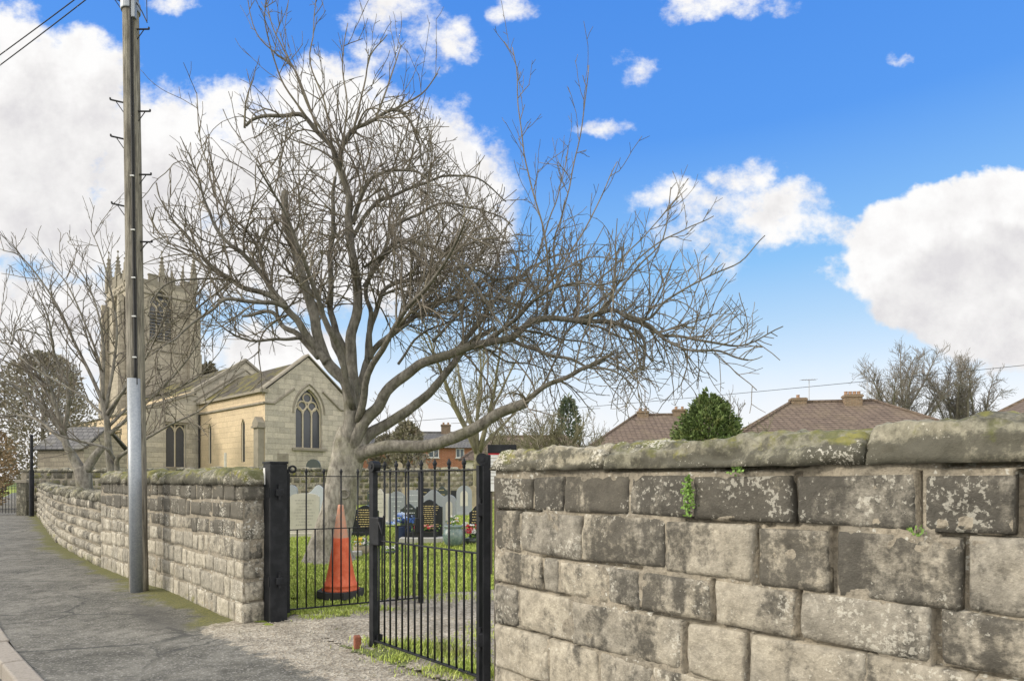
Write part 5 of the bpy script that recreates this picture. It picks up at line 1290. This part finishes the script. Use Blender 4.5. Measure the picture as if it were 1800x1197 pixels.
def outline(kind, w, h):
    hw = w/2
    if kind == 'round': return [(-hw, 0), (hw, 0)]+[(hw*cos(pi*i/14), h-hw+hw*sin(pi*i/14)) for i in range(15)]
    if kind == 'shoulder': return [(-hw, 0), (hw, 0), (hw, h-0.12*w)]+[(hw*0.92*cos(pi*i/12), h-0.10*w+0.10*w*sin(pi*i/12)) for i in range(13)]+[(-hw, h-0.12*w)]
    if kind == 'ogee':
        pts = [(-hw, 0), (hw, 0), (hw, h*0.80)]
        for i in range(1, 12): f = i/12; x = hw*(1-2*f); pts.append((x, h*0.80+h*0.20*(0.5+0.5*cos(pi*(1-2*f)*1.0))*1.0))
        return pts+[(-hw, h*0.80)]
    if kind == 'serp':
        pts = [(-hw, 0), (hw, 0)]
        for i in range(13): f = i/12; x = hw*(1-2*f); pts.append((x, h*0.9+h*0.1*cos(pi*(1-2*f))))
        return pts
    if kind == 'peon': return [(-hw, 0), (hw, 0), (hw, h*0.86), (0, h), (-hw, h*0.86)]
    r = 0.16*w; return [(-hw, 0), (hw, 0)]+[(hw-r+r*cos(pi/2*i/4), h-r+r*sin(pi/2*i/4)) for i in range(5)]+[(-hw+r-r*sin(pi/2*i/4), h-r+r*cos(pi/2*i/4)) for i in range(5)]
def grave(label, px, Y, wpx, top, kind, m_, txt=None, lines=7, base=True, rot=0.0, th=0.1, inset=None, tilt=0.0):
    X = (px-900)/1100*Y; g = gz(X, Y); w = wpx/1100*Y; h = EYE+(845-top)/1100*Y-g; b_ = 0.09 if base else 0.0
    T = thing('gravestone', label, 'gravestone', (X, Y, g), 'gravestones in the churchyard')
    d = Vector((cos(rot), sin(rot), 0)); n_ = Vector((-d.y, d.x, 0)); o = Vector((X, Y, g))
    up = (Z3+n_*tilt).normalized()
    m = MB(); m.prism(outline(kind, w, h-b_), o+Z3*(b_-0.02)-n_*(th/2), d, up, n_*th); hd = m.build('headstone', m_, T, recalc=True)
    bv = hd.modifiers.new('b', 'BEVEL'); bv.width = 0.008; bv.segments = 2; bv.limit_method = 'ANGLE'
    if base: m = MB(); m.box(o+Z3*(b_/2-0.03), (w*1.25, th*2.6, b_+0.06), (d.x, d.y), bev=0.008); m.build('plinth', m_, T)
    if txt:
        m = MB(); rr = random.Random(px)
        for i in range(lines):
            z = b_+(h-b_)*(0.80-0.60*i/max(1, lines-1)); lw_ = w*rr.uniform(0.35, 0.74); x = -lw_/2; hh = min(0.022, (h*0.6/lines)*0.42)
            while x < lw_/2:
                l = min(rr.uniform(0.02, 0.075), lw_/2-x)
                if l > 0.008: m.box(o+d*(x+l/2)+up*z-n_*(th/2+0.0015), (l, 0.003, hh), (d.x, d.y))
                x += l+rr.uniform(0.010, 0.02)
        m.build('inscription', txt, hd)
    if inset:
        m = MB(); m.prism(outline('round', w*0.5, h*0.5), o+Z3*(b_+h*0.22)-n_*(th/2+0.004), d, Z3, n_*0.01); m.build('panel', inset, hd)
    return T
grave('broad pale stone headstone with rounded shoulders and worn lettering, left of the trunk', 536, 16.0, 50, 865, 'shoulder', M_BEI, M_LTXT, 9, th=0.12, rot=0.08)
grave('pale blue-white marble headstone with a peaked curved top, behind the broad pale one', 560, 18.0, 36, 851, 'ogee', M_BLU, None, rot=0.15)
grave('grey headstone half hidden by the gatepost at far left', 512, 19.0, 22, 851, 'round', M_GRY)
grave('black granite headstone with gilt lettering and a pale top edge, right of the leaning trunk', 643, 15.6, 46, 886, 'serp', M_BLK, M_GOLD, 8, rot=-0.1)
grave('small dark pointed headstone just right of the trunk, near the far wall', 653, 22, 14, 857, 'peon', M_DGRN, M_GOLD, 3)
grave('light grey headstone with rounded top and silver lettering, behind the right leaf stile', 698, 18.2, 30, 862, 'round', M_GRY, M_WTXT, 5, rot=0.1)
grave('tall narrow white headstone with dark cap, beside the grey rounded one', 679, 18.8, 9, 866, 'flat', M_BEI, th=0.14)
grave('large black headstone with dense gilt lettering in the middle of the open leaf', 755, 14.4, 46, 876, 'serp', M_BLK, M_GOLD, 12, rot=0.05, th=0.12)
grave('grey marble headstone with a sweeping pointed crest, directly behind the large black one', 762, 17.0, 42, 859, 'ogee', M_GRY, None)
grave('narrow grey round-topped headstone overlapping the right side of the large black one', 790, 15.8, 24, 868, 'round', M_GRY, None, inset=M_BEI, rot=-0.1)
grave('big grey round-topped headstone with beige inset panel, nearest the right gatepost', 816, 21.0, 27, 852, 'round', M_GRY, None, inset=M_BEI)
grave('dark square headstone with gilt lettering in front of the far wall, left of centre', 744, 22.5, 26, 857, 'flat', M_BLK, M_GOLD, 5)
grave('dark headstone with low arched top and pale carving, against the far wall right of centre', 777, 23.5, 20, 853, 'serp', M_DGRN, M_GOLD, 4)
grave('dark green headstone with silver lettering, low beside the blue bouquet', 719, 15.4, 30, 883, 'serp', M_DGRN, M_WTXT, 5)
grave('black headstone with gilt lettering behind the red and white flowers, by the right gatepost', 838, 13.8, 26, 887, 'serp', M_BLK, M_GOLD, 8)
grave('sandy brown square headstone close to the far wall behind the grey ones', 716, 23.0, 18, 855, 'flat', M_SND)
grave('small dark headstone just left of the big grey round-topped one', 798, 22.5, 11, 861, 'flat', M_BLK)
grave('blackened round-topped headstone leaning by the church gable, above the far wall', 551, 34.0, 25, 806, 'round', M_DGRN, base=False, th=0.14)
grave('mossy round-topped headstone showing above the far wall, left of the brick terrace', 701, 32.5, 14, 811, 'round', M_SND, base=False)
grave('wide mossy round-topped headstone showing above the far wall, below the brick terrace', 743, 32.5, 20, 812, 'round', M_SND, base=False)
grave('thin pale cross-like stone post standing by the chancel wall', 396, 35.5, 3, 795, 'flat', M_BEI, base=True, th=0.12)
grave('cream headstone with curved top between the black gilt one and the right leaf stile', 668, 20.0, 20, 858, 'serp', M_BEI, M_LTXT, 5)
grave('slate grey square headstone low behind the dark green one', 727, 19.5, 22, 860, 'flat', M_GRY, M_WTXT, 4)
grave('sandstone pointed headstone at the far wall, just left of the right gatepost', 832, 24.0, 18, 851, 'peon', M_SND)
grave('grey pointed headstone far back between the trunk and the broad pale headstone', 583, 24.0, 16, 854, 'peon', M_GRY)
# kerbset slab and vases
kx, ky = -2.0, 13.9
t_ = thing('grave_slab', 'pale flat kerb slab in front of the large black headstone', 'grave slab', (kx, ky, gz(kx, ky)))
m = MB(); m.box((kx, ky, gz(kx, ky)+0.05), (0.95, 0.45, 0.12), (1, 0.05), bev=0.012); m.build('slab', M_CONC, t_)
m = MB(); m.box((kx-.02, ky+.10, gz(kx, ky)+0.17), (0.72, 0.16, 0.12), (1, 0.05), bev=0.01); m.build('flower_trough', M_BLK, t_)
kx, ky = -3.05, 12.0
t_ = thing('grave_slab', 'small pale square slab in the grass right of the trunk foot', 'grave slab', (kx, ky, gz(kx, ky)))
m = MB(); m.box((kx, ky, gz(kx, ky)+0.04), (0.32, 0.22, 0.12), (1, 0.1), bev=0.01); m.build('slab', M_CONC, t_)
def urn_b(t, p, bs):
    n = t.noise(p, 9, 6, 0.65); c = t.mix(t.step(n, 0.35, 0.65), (0.11, 0.17, 0.165), (0.24, 0.30, 0.27))
    return t.mix(t.step(t.noise(p, 25, 4, 0.6), 0.58, 0.7), c, (0.38, 0.38, 0.32)), n, 0.004
M_URN = mat('celadon_glaze', urn_b, 0.35, 0.5)
FL = {}
def fmat(nm, c):
    if nm not in FL: FL[nm] = plain('petals_'+nm, c, 0.15, 30, 0.7)
    return FL[nm]
FC = {'white': (0.72, 0.70, 0.66), 'yellow': (0.70, 0.52, 0.08), 'red': (0.50, 0.04, 0.05), 'blue': (0.10, 0.20, 0.50), 'paleblue': (0.45, 0.55, 0.75), 'pink': (0.62, 0.30, 0.28), 'navy': (0.03, 0.045, 0.10)}
def flowers(name, label, X, Y, pot, fl, r, h, size, potm, stand=0.0, rootz=None):
    g = (gz(X, Y) if rootz is None else rootz)+stand; T = thing(name, label, 'flowers' if name != 'urn' else 'urn', (X, Y, g), 'flowers left on graves')
    if pot: m = MB(); m.lathe((X, Y, g), pot, 20); m.build('pot', potm, T, True)
    hz_ = max([z for _, z in pot]) if pot else 0.02
    m = MB()
    for _ in range(60): leaf_tuft(m, (X+R.gauss(0, r*.6), Y+R.gauss(0, r*.6), g+hz_+R.uniform(0, h*0.7)), 1, (0.01, 0.01, 0.01), 0.05, 0.8, (0, -1, 0))
    m.build('foliage', M_IVY, T)
    for nm, n_ in fl:
        m = MB()
        for _ in range(n_):
            a = R.uniform(0, 2*pi); rr = r*sqrt(R.random()); c = Vector((X+cos(a)*rr, Y+sin(a)*rr, g+hz_+h*(0.35+0.65*R.random())*(1-0.5*(rr/r)**2)))
            for k in range(7):
                a2 = 2*pi*k/7+R.random(); dd = Vector((cos(a2), sin(a2)*0.6-0.35, R.uniform(0.0, 0.6))).normalized()*size; sd = dd.cross(Vector((0, -1, 0.5))).normalized()*size*0.45
                m.add([c, c+dd*0.6+sd, c+dd, c+dd*0.6-sd], [(0, 1, 2, 3)])
        m.build('blooms', fmat(nm, FC[nm]), T)
    return T
flowers('urn', 'round celadon glazed urn with pale flowers, in front of the narrow grey headstone', -1.235, 13.15, [(0.12, 0), (0.185, 0.06), (0.222, 0.17), (0.222, 0.25), (0.19, 0.34), (0.165, 0.375), (0.20, 0.40), (0.20, 0.425), (0.15, 0.43)], [('white', 10), ('yellow', 4)], 0.11, 0.24, 0.045, M_URN)
flowers('bouquet', 'blue and white bouquet in a dark navy pot, left of the large black headstone', -2.46, 14.2, [(0.10, 0), (0.14, 0.05), (0.17, 0.30), (0.18, 0.34)], [('blue', 14), ('paleblue', 10), ('white', 7), ('navy', 10)], 0.26, 0.30, 0.075, fmat('navy', FC['navy']))
flowers('flower_pot', 'low stone pot of white and yellow flowers on the grass right of the cone', -2.95, 12.3, [(0.12, 0), (0.16, 0.04), (0.17, 0.16)], [('white', 14), ('yellow', 10)], 0.16, 0.15, 0.05, M_SND)
flowers('flower_pot', 'scatter of small white flowers in a low pot behind the open leaf', -2.36, 12.2, [(0.09, 0), (0.12, 0.05)], [('white', 16)], 0.20, 0.12, 0.035, M_DGRN)
flowers('bouquet', 'red and white flower arrangement beside the right gatepost', -0.88, 13.4, [(0.10, 0), (0.14, 0.12)], [('red', 16), ('white', 16), ('pink', 5)], 0.22, 0.36, 0.06, M_DGRN)
flowers('bouquet', 'red and pink flowers in the trough below the large black headstone', -1.96, 13.98, None, [('red', 7), ('pink', 6), ('yellow', 3)], 0.22, 0.14, 0.045, M_DGRN, 0.23)
flowers('bouquet', 'small orange-red flowers against the dark green headstone', -2.30, 15.1, [(0.07, 0), (0.09, 0.1)], [('pink', 6), ('red', 5)], 0.11, 0.2, 0.05, M_SND)

# notice board beyond the wall end
nb = at(870, 845, 9.6); nbz = gz(nb.x, nb.y)
t_ = thing('notice_board', 'white notice board with red strip and dark header, behind the near wall end', 'sign', (nb.x, nb.y, nbz))
m = MB(); m.box((nb.x+0.10, nb.y, 1.62), (0.40, 0.03, 0.66), (1, 0.0), bev=0.004); m.build('panel', M_WHITE, t_)
m = MB(); m.box((nb.x+0.11, nb.y-0.01, 1.94), (0.44, 0.05, 0.13), (1, 0.0), bev=0.004); m.build('header', M_IRON, t_)
m = MB(); m.box((nb.x+0.10, nb.y-0.018, 1.863), (0.40, 0.008, 0.022), (1, 0)); m.build('strip', fmat('red', FC['red']), t_)
m = MB()
for k in range(8): m.box((nb.x-0.02+R.uniform(-.01, .01), nb.y-0.017, 1.80-0.055*k), (0.22*R.uniform(0.6, 1), 0.004, 0.012), (1, 0))
m.build('lettering', M_LTXT, t_)
for o_ in (-0.07, 0.27): m = MB(); m.box((nb.x+o_, nb.y+0.035, (nbz+1.9)/2), (0.06, 0.04, 1.9-nbz), (1, 0)); m.build('leg', M_WOOD, t_)

# ------------------------------------------------------------------ houses
def tile_b(c1, c2): return slate_b(c1, c2, (0.20, 0.16, 0.11), 0.35, (0.8, 0.6, 0), 0.13, 0.24)
M_TILE = mat('brown_roof_tile', tile_b((0.205, 0.158, 0.125), (0.155, 0.12, 0.098)), 0.9, 0.12)
M_BRICK = ashlar('red_brick', (0.44, 0.17, 0.085), (0.36, 0.135, 0.07), (0.42, 0.33, 0.25), (0.85, 0.53, 0), 0.24, 0.085, 0.012, (0.30, 0.15, 0.09), 0.3)
M_CHBR = ashlar('chimney_brick', (0.29, 0.21, 0.14), (0.22, 0.16, 0.11), (0.27, 0.225, 0.17), (0.85, 0.53, 0), 0.24, 0.09, 0.012, (0.14, 0.11, 0.08), 0.5)
M_RENDER = plain('cream_render', (0.62, 0.58, 0.50), 0.1, 2, 0.9)
M_POT = plain('terracotta_pot', (0.30, 0.19, 0.125), 0.2, 8, 0.85)
M_FRAME = plain('white_window_frame', (0.75, 0.75, 0.73), 0.05, 8, 0.5)
M_GLS = plain('window_glass', (0.10, 0.12, 0.14), 0.2, 1.5, 0.12, 0.5)
M_MET = plain('aerial_metal', (0.30, 0.30, 0.31), 0.1, 10, 0.5, 0.4, 0.5)
def rot2(o, x, y, a): return Vector((o[0]+x*cos(a)-y*sin(a), o[1]+x*sin(a)+y*cos(a)))
def house(label, o, rot, W, Dp, zg, ze, zr, ridge, wallm, roofm, chims, wins=(), aerials=(), group='houses beyond the churchyard', name='house', over=0.35):
    T = thing(name, label, 'house', (o[0], o[1], zg), group)
    P = lambda x, y, z: Vector((*rot2(o, x, y, rot), z)); d = (cos(rot), sin(rot)); hw, hd = W/2, Dp/2
    m = MB(); m.prism([(-hw, -hd), (hw, -hd), (hw, hd), (-hw, hd)], P(0, 0, zg), Vector((d[0], d[1], 0)), Vector((-d[1], d[0], 0)), Z3*(ze-zg)); 
    if ridge >= W-0.01:
        for sx in (-1, 1): m.prism([(-hd, 0), (hd, 0), (0, zr-ze-0.05)], P(sx*(hw-0.15)-0.13, 0, ze), Vector((-d[1], d[0], 0)), Z3, Vector((d[0], d[1], 0))*0.26)
    m.build('wall', wallm, T)
    m = MB(); h2 = ridge/2; e = over; zd = ze-0.12
    a, b_, c, e4 = P(-hw-e, -hd-e, zd), P(hw+e, -hd-e, zd), P(hw+e, hd+e, zd), P(-hw-e, hd+e, zd)
    r0, r1 = P(-h2, 0, zr), P(h2, 0, zr)
    if ridge >= W-0.01: r0, r1 = P(-hw-e*.5, 0, zr), P(hw+e*.5, 0, zr); a, b_, c, e4 = P(-hw-e*.5, -hd-e, zd), P(hw+e*.5, -hd-e, zd), P(hw+e*.5, hd+e, zd), P(-hw-e*.5, hd+e, zd)
    m.add([a, b_, c, e4, r0, r1], [(0, 1, 5, 4), (1, 2, 5), (2, 3, 4, 5), (3, 0, 4), (0, 3, 2, 1)])
    rf = m.build('roof', roofm, T)
    m = MB(); m.tube([r0+Z3*0.03, r1+Z3*0.03], 0.10, 6)
    if ridge < W-0.01:
        for p, q in ((a, r0), (e4, r0), (b_, r1), (c, r1)): m.tube([p+Z3*0.03, q+Z3*0.03], 0.09, 6)
    m.build('ridge_tiles', roofm, rf)
    for (x, y, w_, z1, npot) in chims:
        zz = zr-0.9
        m = MB(); m.box(P(x, y, (zz+z1)/2), (w_, 0.62, z1-zz), d); m.box(P(x, y, z1-0.10), (w_+0.1, 0.72, 0.12), d); chm = m.build('chimney', M_CHBR, rf)
        m = MB()
        for k in range(npot): m.lathe(P(x-w_/2+w_*(k+0.5)/npot, y, z1), [(0.11, 0), (0.09, 0.14), (0.11, 0.17), (0.10, 0.2)], 10)
        if npot: m.build('chimney_pot', M_POT, chm)
    for (x, y, z0, z1) in aerials:
        m = MB(); m.tube([P(x, y, z0), P(x, y, z1)], 0.022, 5); m.tube([P(x-0.5, y-.2, z1-0.06), P(x+0.45, y+.2, z1)], 0.018, 5)
        for k in range(6): c_ = P(x-0.45+k*0.17, y-.18+.07*k, z1-0.05+0.01*k); m.tube([c_-Vector((0.05, -.2, 0)), c_+Vector((0.05, -.2, 0))], 0.012, 4)
        m.build('aerial', M_MET, rf)
    for (x, z, w_, h_, side) in wins:
        yy = -hd-0.02 if side == 0 else hd
        m = MB(); m.box(P(x, yy, z), (w_, 0.05, h_), d); f = m.build('window', M_FRAME, T)
        m = MB()
        for k in range(2): m.box(P(x+(k-0.5)*w_*0.47, yy-0.027, z), (w_*0.40, 0.012, h_*0.84), d)
        m.build('pane', M_GLS, f)
        m = MB(); m.box(P(x, yy-0.04, z-h_/2-0.05), (w_+0.2, 0.12, 0.08), d); m.build('sill', M_CONC, f)
    return T
house('brown tiled hip-roofed house with two brick chimneys and aerials, centre right', (19.0, 37.2), radians(-11), 13.6, 9.2, 0.9, 3.3, 6.15, 4.6, M_RENDER, M_TILE, [(-1.85, 0.1, 0.84, 6.42, 1), (1.05, -0.25, 0.92, 6.50, 4)], [(-3, 2.2, 1.6, 1.2, 0), (3, 2.2, 1.6, 1.2, 0)], [(-1.2, 0.2, 6.3, 7.55), (2.0, .2, 6.3, 7.55)])
house('brown tiled hip-roofed house half hidden by the round green conifer', (11.6, 45.5), radians(-8), 12.6, 9.0, 0.95, 3.3, 6.25, 5.2, M_RENDER, M_TILE, [(-2.05, 0, 0.8, 6.55, 2), (0.55, 0.1, 0.9, 6.65, 2)], [(-3, 2.2, 1.6, 1.2, 0)])
house('brown tiled hip-roofed house cut off by the right edge of the view', (28.9, 30.0), radians(-14), 12.5, 8.6, 0.9, 3.3, 6.3, 4.2, M_RENDER, M_TILE, [(1.0, 0, 0.9, 7.0, 2)], [(-3, 2.2, 1.6, 1.2, 0)])
house('orange brick terrace with grey roof and white windows, seen between trunk and low limb', (-7.3, 60.5), radians(6), 6.6, 6.5, 0.4, 4.6, 6.1, 6.6, M_BRICK, M_SLATEG, [(0.9, 0, 0.9, 6.9, 2)], [(-2.2, 4.0, 0.75, 0.85, 0), (-0.2, 4.0, 0.95, 0.85, 0), (2.2, 4.0, 0.75, 0.85, 0), (-2.2, 2.1, 0.8, 1.1, 0), (1.6, 2.1, 0.8, 1.2, 0)])
house('small orange brick house end peeping out left of the brick terrace', (-12.6, 61), radians(4), 5.2, 6, 0.4, 4.5, 5.6, 5.2, M_BRICK, M_SLATEG, [], [(0.2, 2.6, 0.7, 0.8, 0)])
house('low brown roofed bungalow behind the twiggy bush', (1.2, 44), radians(-4), 8, 7, 0.9, 2.9, 4.55, 5, M_RENDER, M_TILE, [])

# ------------------------------------------------------------------ evergreens and background trees
def leafy(name, label, X, Y, H, rx, ry, zc0, shape, n, size, m_, group, trunk=True, seed=1.0, z0=None, cat='tree'):
    z = gz(X, Y) if z0 is None else z0; T = thing(name, label, cat, (X, Y, z), group); m = MB()
    for _ in range(n):
        f = R.random()**0.85; a = R.uniform(0, 2*pi)
        if shape == 'cone': prof = (1-f)**0.75*min(1, 0.45+f*3.0)
        elif shape == 'egg': prof = sqrt(max(0, 1-((f-0.36)/0.64)**2)) if f > 0.36 else (0.72+0.28*f/0.36)
        else: prof = sqrt(max(0, 1-(2*f-1)**2))
        lump = 0.74+0.46*nz(cos(a)*1.6+seed, sin(a)*1.6, f*3.4)+0.16*nz(cos(a)*4.2+seed, sin(a)*4.2, f*9)
        rr = prof*lump*(R.random()**0.33)
        p = Vector((X+cos(a)*rx*rr, Y+sin(a)*ry*rr, z+zc0+(H-zc0)*f*(0.96+0.09*nz(cos(a)*3+seed, sin(a)*3, 2.2))))
        d = (Vector((cos(a)*0.7, sin(a)*0.7, R.uniform(0.1, 1.0)))+rvec()*0.6).normalized()*size*R.uniform(0.6, 1.4)
        s_ = d.cross(rvec()).normalized()*size*R.uniform(0.16, 0.3)
        m.add([p, p+d*0.5+s_, p+d, p+d*0.5-s_], [(0, 1, 2, 3)], (min(1, max(0, 0.5+0.35*R.gauss(0, 1))), 0, 0))
    m.build('crown', m_, T)
    if trunk: m = MB(); m.tube([(X, Y, z-.1), (X, Y, z+H*0.8)], [0.16, 0.04], 8); m.build('trunk', M_BARKF, T)
    return T
leafy('conifer', 'dense round dark green conifer standing in front of the half-hidden hipped roof', 9.45, 30.0, 4.75, 2.0, 1.8, -1.2, 'ball', 17000, 0.20, M_CONIF, 'evergreens')
leafy('yew_tree', 'dark olive yew with broad crown at far left, behind the small bare trees', -28.5, 38, 9.3, 3.7, 3.5, 1.2, 'egg', 12000, 0.22, M_YEW, 'evergreens', seed=4.2)
leafy('beech_tree', 'russet-leaved beech by the far-left railings', -27.0, 31.5, 4.6, 2.0, 1.6, 0.2, 'egg', 5000, 0.20, M_BEECH, None, seed=7)
leafy('pine_tree', 'slim dark grey-green pine rising beyond the twiggy bush', 5.4, 60, 8.6, 1.5, 1.5, 1.2, 'egg', 1900, 0.42, M_PINE, 'evergreens', seed=9)
leafy('yew_tree', 'small dark evergreen seen just right of the big grey trunk, below the limbs', -6.7, 40, 4.6, 1.5, 1.5, 0.6, 'egg', 4000, 0.26, M_YEW, 'evergreens', seed=3.1)
leafy('yew_tree', 'dark evergreen peeping out right of the church tower', -32.0, 66, 13.2, 2.0, 2.0, 2, 'egg', 5000, 0.45, M_YEW, 'evergreens', seed=2.3)
leafy('yew_tree', 'low dark evergreen at the foot of the chancel, right of the gable', -8.9, 44.5, 4.0, 1.5, 1.3, 0.4, 'ball', 3000, 0.26, M_YEW, 'evergreens', seed=5.3)

free_tree('bare pale-olive tree with fanning upright branches, standing under the long low limb', -1.45, 27, 9.0, 3.4, 8, trunk_r=0.17, fork_z=2.5, matb=M_BARKG, tmin=0.012, sp2=0.30, len2=(0.6, 1.6), sp3=0.28, len3=(0.3, 0.8), sp4=0.35, elev=(0.75, 1.4), pull=0.12)
free_tree('tall bare multi-stemmed tree, left one of the far pair above the roofs', 34.3, 55, 12.3, 2.7, 6, trunk_r=0.22, fork_z=3.4, tmin=0.013, sp2=0.15, len2=(0.7, 1.7), sp3=0.22, len3=(0.4, 1.0), sp4=0.4, len4=(0.2, 0.4), elev=(1.12, 1.5), pull=0.0, stems=2, curl=0.12, z0=1.0, start=0.12, upr=0.30, droop=0.12)
free_tree('tall bare multi-stemmed tree, right one of the far pair above the roofs', 39.7, 55, 12.3, 2.7, 6, trunk_r=0.22, fork_z=3.4, tmin=0.013, sp2=0.15, len2=(0.7, 1.7), sp3=0.22, len3=(0.4, 1.0), sp4=0.4, len4=(0.2, 0.4), elev=(1.12, 1.5), pull=0.0, stems=2, curl=0.12, z0=1.0, start=0.12, upr=0.30, droop=0.12)
far = [(1050, 74, 10.2, 'thin bare tree right of the slim pine'), (1085, 80, 10.6, 'thin bare tree behind the left end of the half-hidden roof'), (1120, 78, 10.2, 'bare tree rising behind the chimney of the half-hidden roof'), (1172, 70, 10.4, 'bare tree rising left of the round conifer'),
       (1285, 52, 7.6, 'thin bare tree showing right of the round conifer'), (960, 66, 8.6, 'bare tree left of the slim pine'), (905, 55, 8.2, 'bare bushy tree above the notice board'), (700, 48, 8.4, 'bare tree behind the brick terrace, right of the big grey trunk')]
for px, Y, H, lb in far:
    free_tree(lb, (px-900)/1100*Y, Y, H, 2.4, 5, trunk_r=0.13, fork_z=1.8, tmin=0.018, sp2=0.5, len2=(0.7, 1.7), sp3=0.4, len3=(0.3, 0.9), sp4=None, elev=(0.85, 1.35), pull=0.08, curl=0.15)
# twiggy bushes
free_tree('broad brown twiggy bush behind the near wall end', 1.5, 24.5, 3.2, 2.4, 22, name='shrub', trunk_r=0.07, fork_z=0.3, tmin=0.010, sp2=0.11, len2=(0.6, 1.5), sp3=0.13, len3=(0.25, 0.7), sp4=0.3, elev=(0.45, 1.3), pull=-0.05, matb=M_BARKG, group='bare shrubs', cat='shrub', droop=0.35, upr=0.3)
free_tree('pale wiry bush in front of the hipped roof, just over the near coping', 12.6, 30, 3.5, 2.6, 12, name='shrub', trunk_r=0.05, fork_z=0.3, tmin=0.009, sp2=0.25, len2=(0.5, 1.2), sp3=0.25, len3=(0.25, 0.7), sp4=0.4, elev=(0.5, 1.35), pull=-0.02, matb=M_BARKG, group='bare shrubs', cat='shrub', z0=0.9)
free_tree('small leafless sapling in front of the brick terrace', -4.9, 33, 2.6, 1.0, 6, name='shrub', trunk_r=0.05, fork_z=1.3, tmin=0.010, sp2=0.2, len2=(0.3, 0.8), sp3=0.25, len3=(0.2, 0.4), sp4=None, elev=(0.3, 1.2), group='bare shrubs', cat='shrub')
# ------------------------------------------------------------------ grass
gb = MB()
def blade(x, y, z, h, w, a, lean, c):
    dx, dy = cos(a), sin(a); b_ = Vector((x, y, z)); s_ = Vector((-dy, dx, 0))*w
    m_ = b_+Vector((dx*lean*0.35, dy*lean*0.35, h*0.6)); t = b_+Vector((dx*lean, dy*lean, h))
    gb.add([b_-s_, b_+s_, m_+s_*0.7, m_-s_*0.7, t], [(0, 1, 2, 3), (3, 2, 4)], (c, 0, 0))
cnt = 0
while cnt < 42000:
    f = R.random(); Y = 5.6+18*f**1.9; X = (R.uniform(478, 905)-900)/1100*Y*1.02+R.uniform(-.2, .2)
    if not inside(X, Y) or qd(X, Y) < 0.3: continue
    if in_poly(X, Y, DRV) and not (pdist(X, Y, DRV) < 0.10 and R.random() < 0.35): continue
    k = nz(X*1.4, Y*1.4)
    h = (0.020+0.022*R.random()+0.018*k)*(1+0.03*Y)
    blade(X, Y, turf_z(X, Y)-0.004, max(0.02, h), 0.004+0.0004*Y, R.uniform(0, 2*pi), h*R.uniform(0.2, 0.9), min(1, max(0, 0.45+0.3*R.gauss(0, 1)+0.3*k))); cnt += 1
gb.build('grass', M_BLADE, None, False, 'stuff')
gb = MB()
def tuft(cx, cy, n, sx, sy, hh):
    for _ in range(n):
        x = cx+R.gauss(0, sx); y = cy+R.gauss(0, sy)
        zz = (turf_z(x, y)+0.02) if qd(x, y) > 0.05 else 0.005
        h = hh*R.uniform(0.4, 1.2); blade(x, y, zz, h, 0.004, R.uniform(0, 2*pi), h*R.uniform(0.3, 1.1), min(1, max(0, 0.5+0.3*R.gauss(0, 1))))
for a in ((-0.85, 5.42, 900, 0.22, 0.10, 0.05), (-0.55, 5.15, 800, 0.18, 0.10, 0.05), (-0.95, 5.05, 260, 0.10, 0.05, 0.035), (-0.35, 4.75, 700, 0.12, 0.10, 0.06), (-0.2, 4.62, 500, 0.10, 0.06, 0.07), (-0.62, 4.72, 200, 0.1, 0.06, 0.03),
          (-1.9, 6.75, 420, 0.16, 0.05, 0.05), (-2.05, 6.55, 200, 0.10, 0.04, 0.04), (-1.65, 6.95, 500, 0.2, 0.05, 0.05), (-2.3, 6.75, 160, 0.08, 0.04, 0.06), (-0.7, 7.6, 600, 0.5, 0.12, 0.05), (-0.3, 5.9, 260, 0.12, 0.25, 0.04), (-1.2, 5.6, 180, 0.1, 0.06, 0.04)):
    tuft(*a)
gb.build('weeds', M_BLADE, None, False, 'stuff')
# loose stones at the threshold
st = MB()
for _ in range(900):
    f = R.random(); p = Vector((-2.6, 6.3)).lerp(Vector((-0.2, 4.1)), f)-BK*R.gauss(-0.15, 0.28); r = R.uniform(0.004, 0.012)
    c = Vector((p.x, p.y, (turf_z(p.x, p.y)+0.02 if qd(p.x, p.y) > 0.05 else 0.006)+r*0.3))
    ring_ = []
    for k in range(6): a = 2*pi*k/6; ring_.append(c+Vector((cos(a)*r*R.uniform(0.7, 1.2), sin(a)*r*R.uniform(0.7, 1.2), R.uniform(-.2, .2)*r)))
    st.add(ring_+[c+Vector((0, 0, r*0.7))], [(k, (k+1) % 6, 6) for k in range(6)])
st.build('loose_gravel', M_GRAV, None, True, 'stuff')
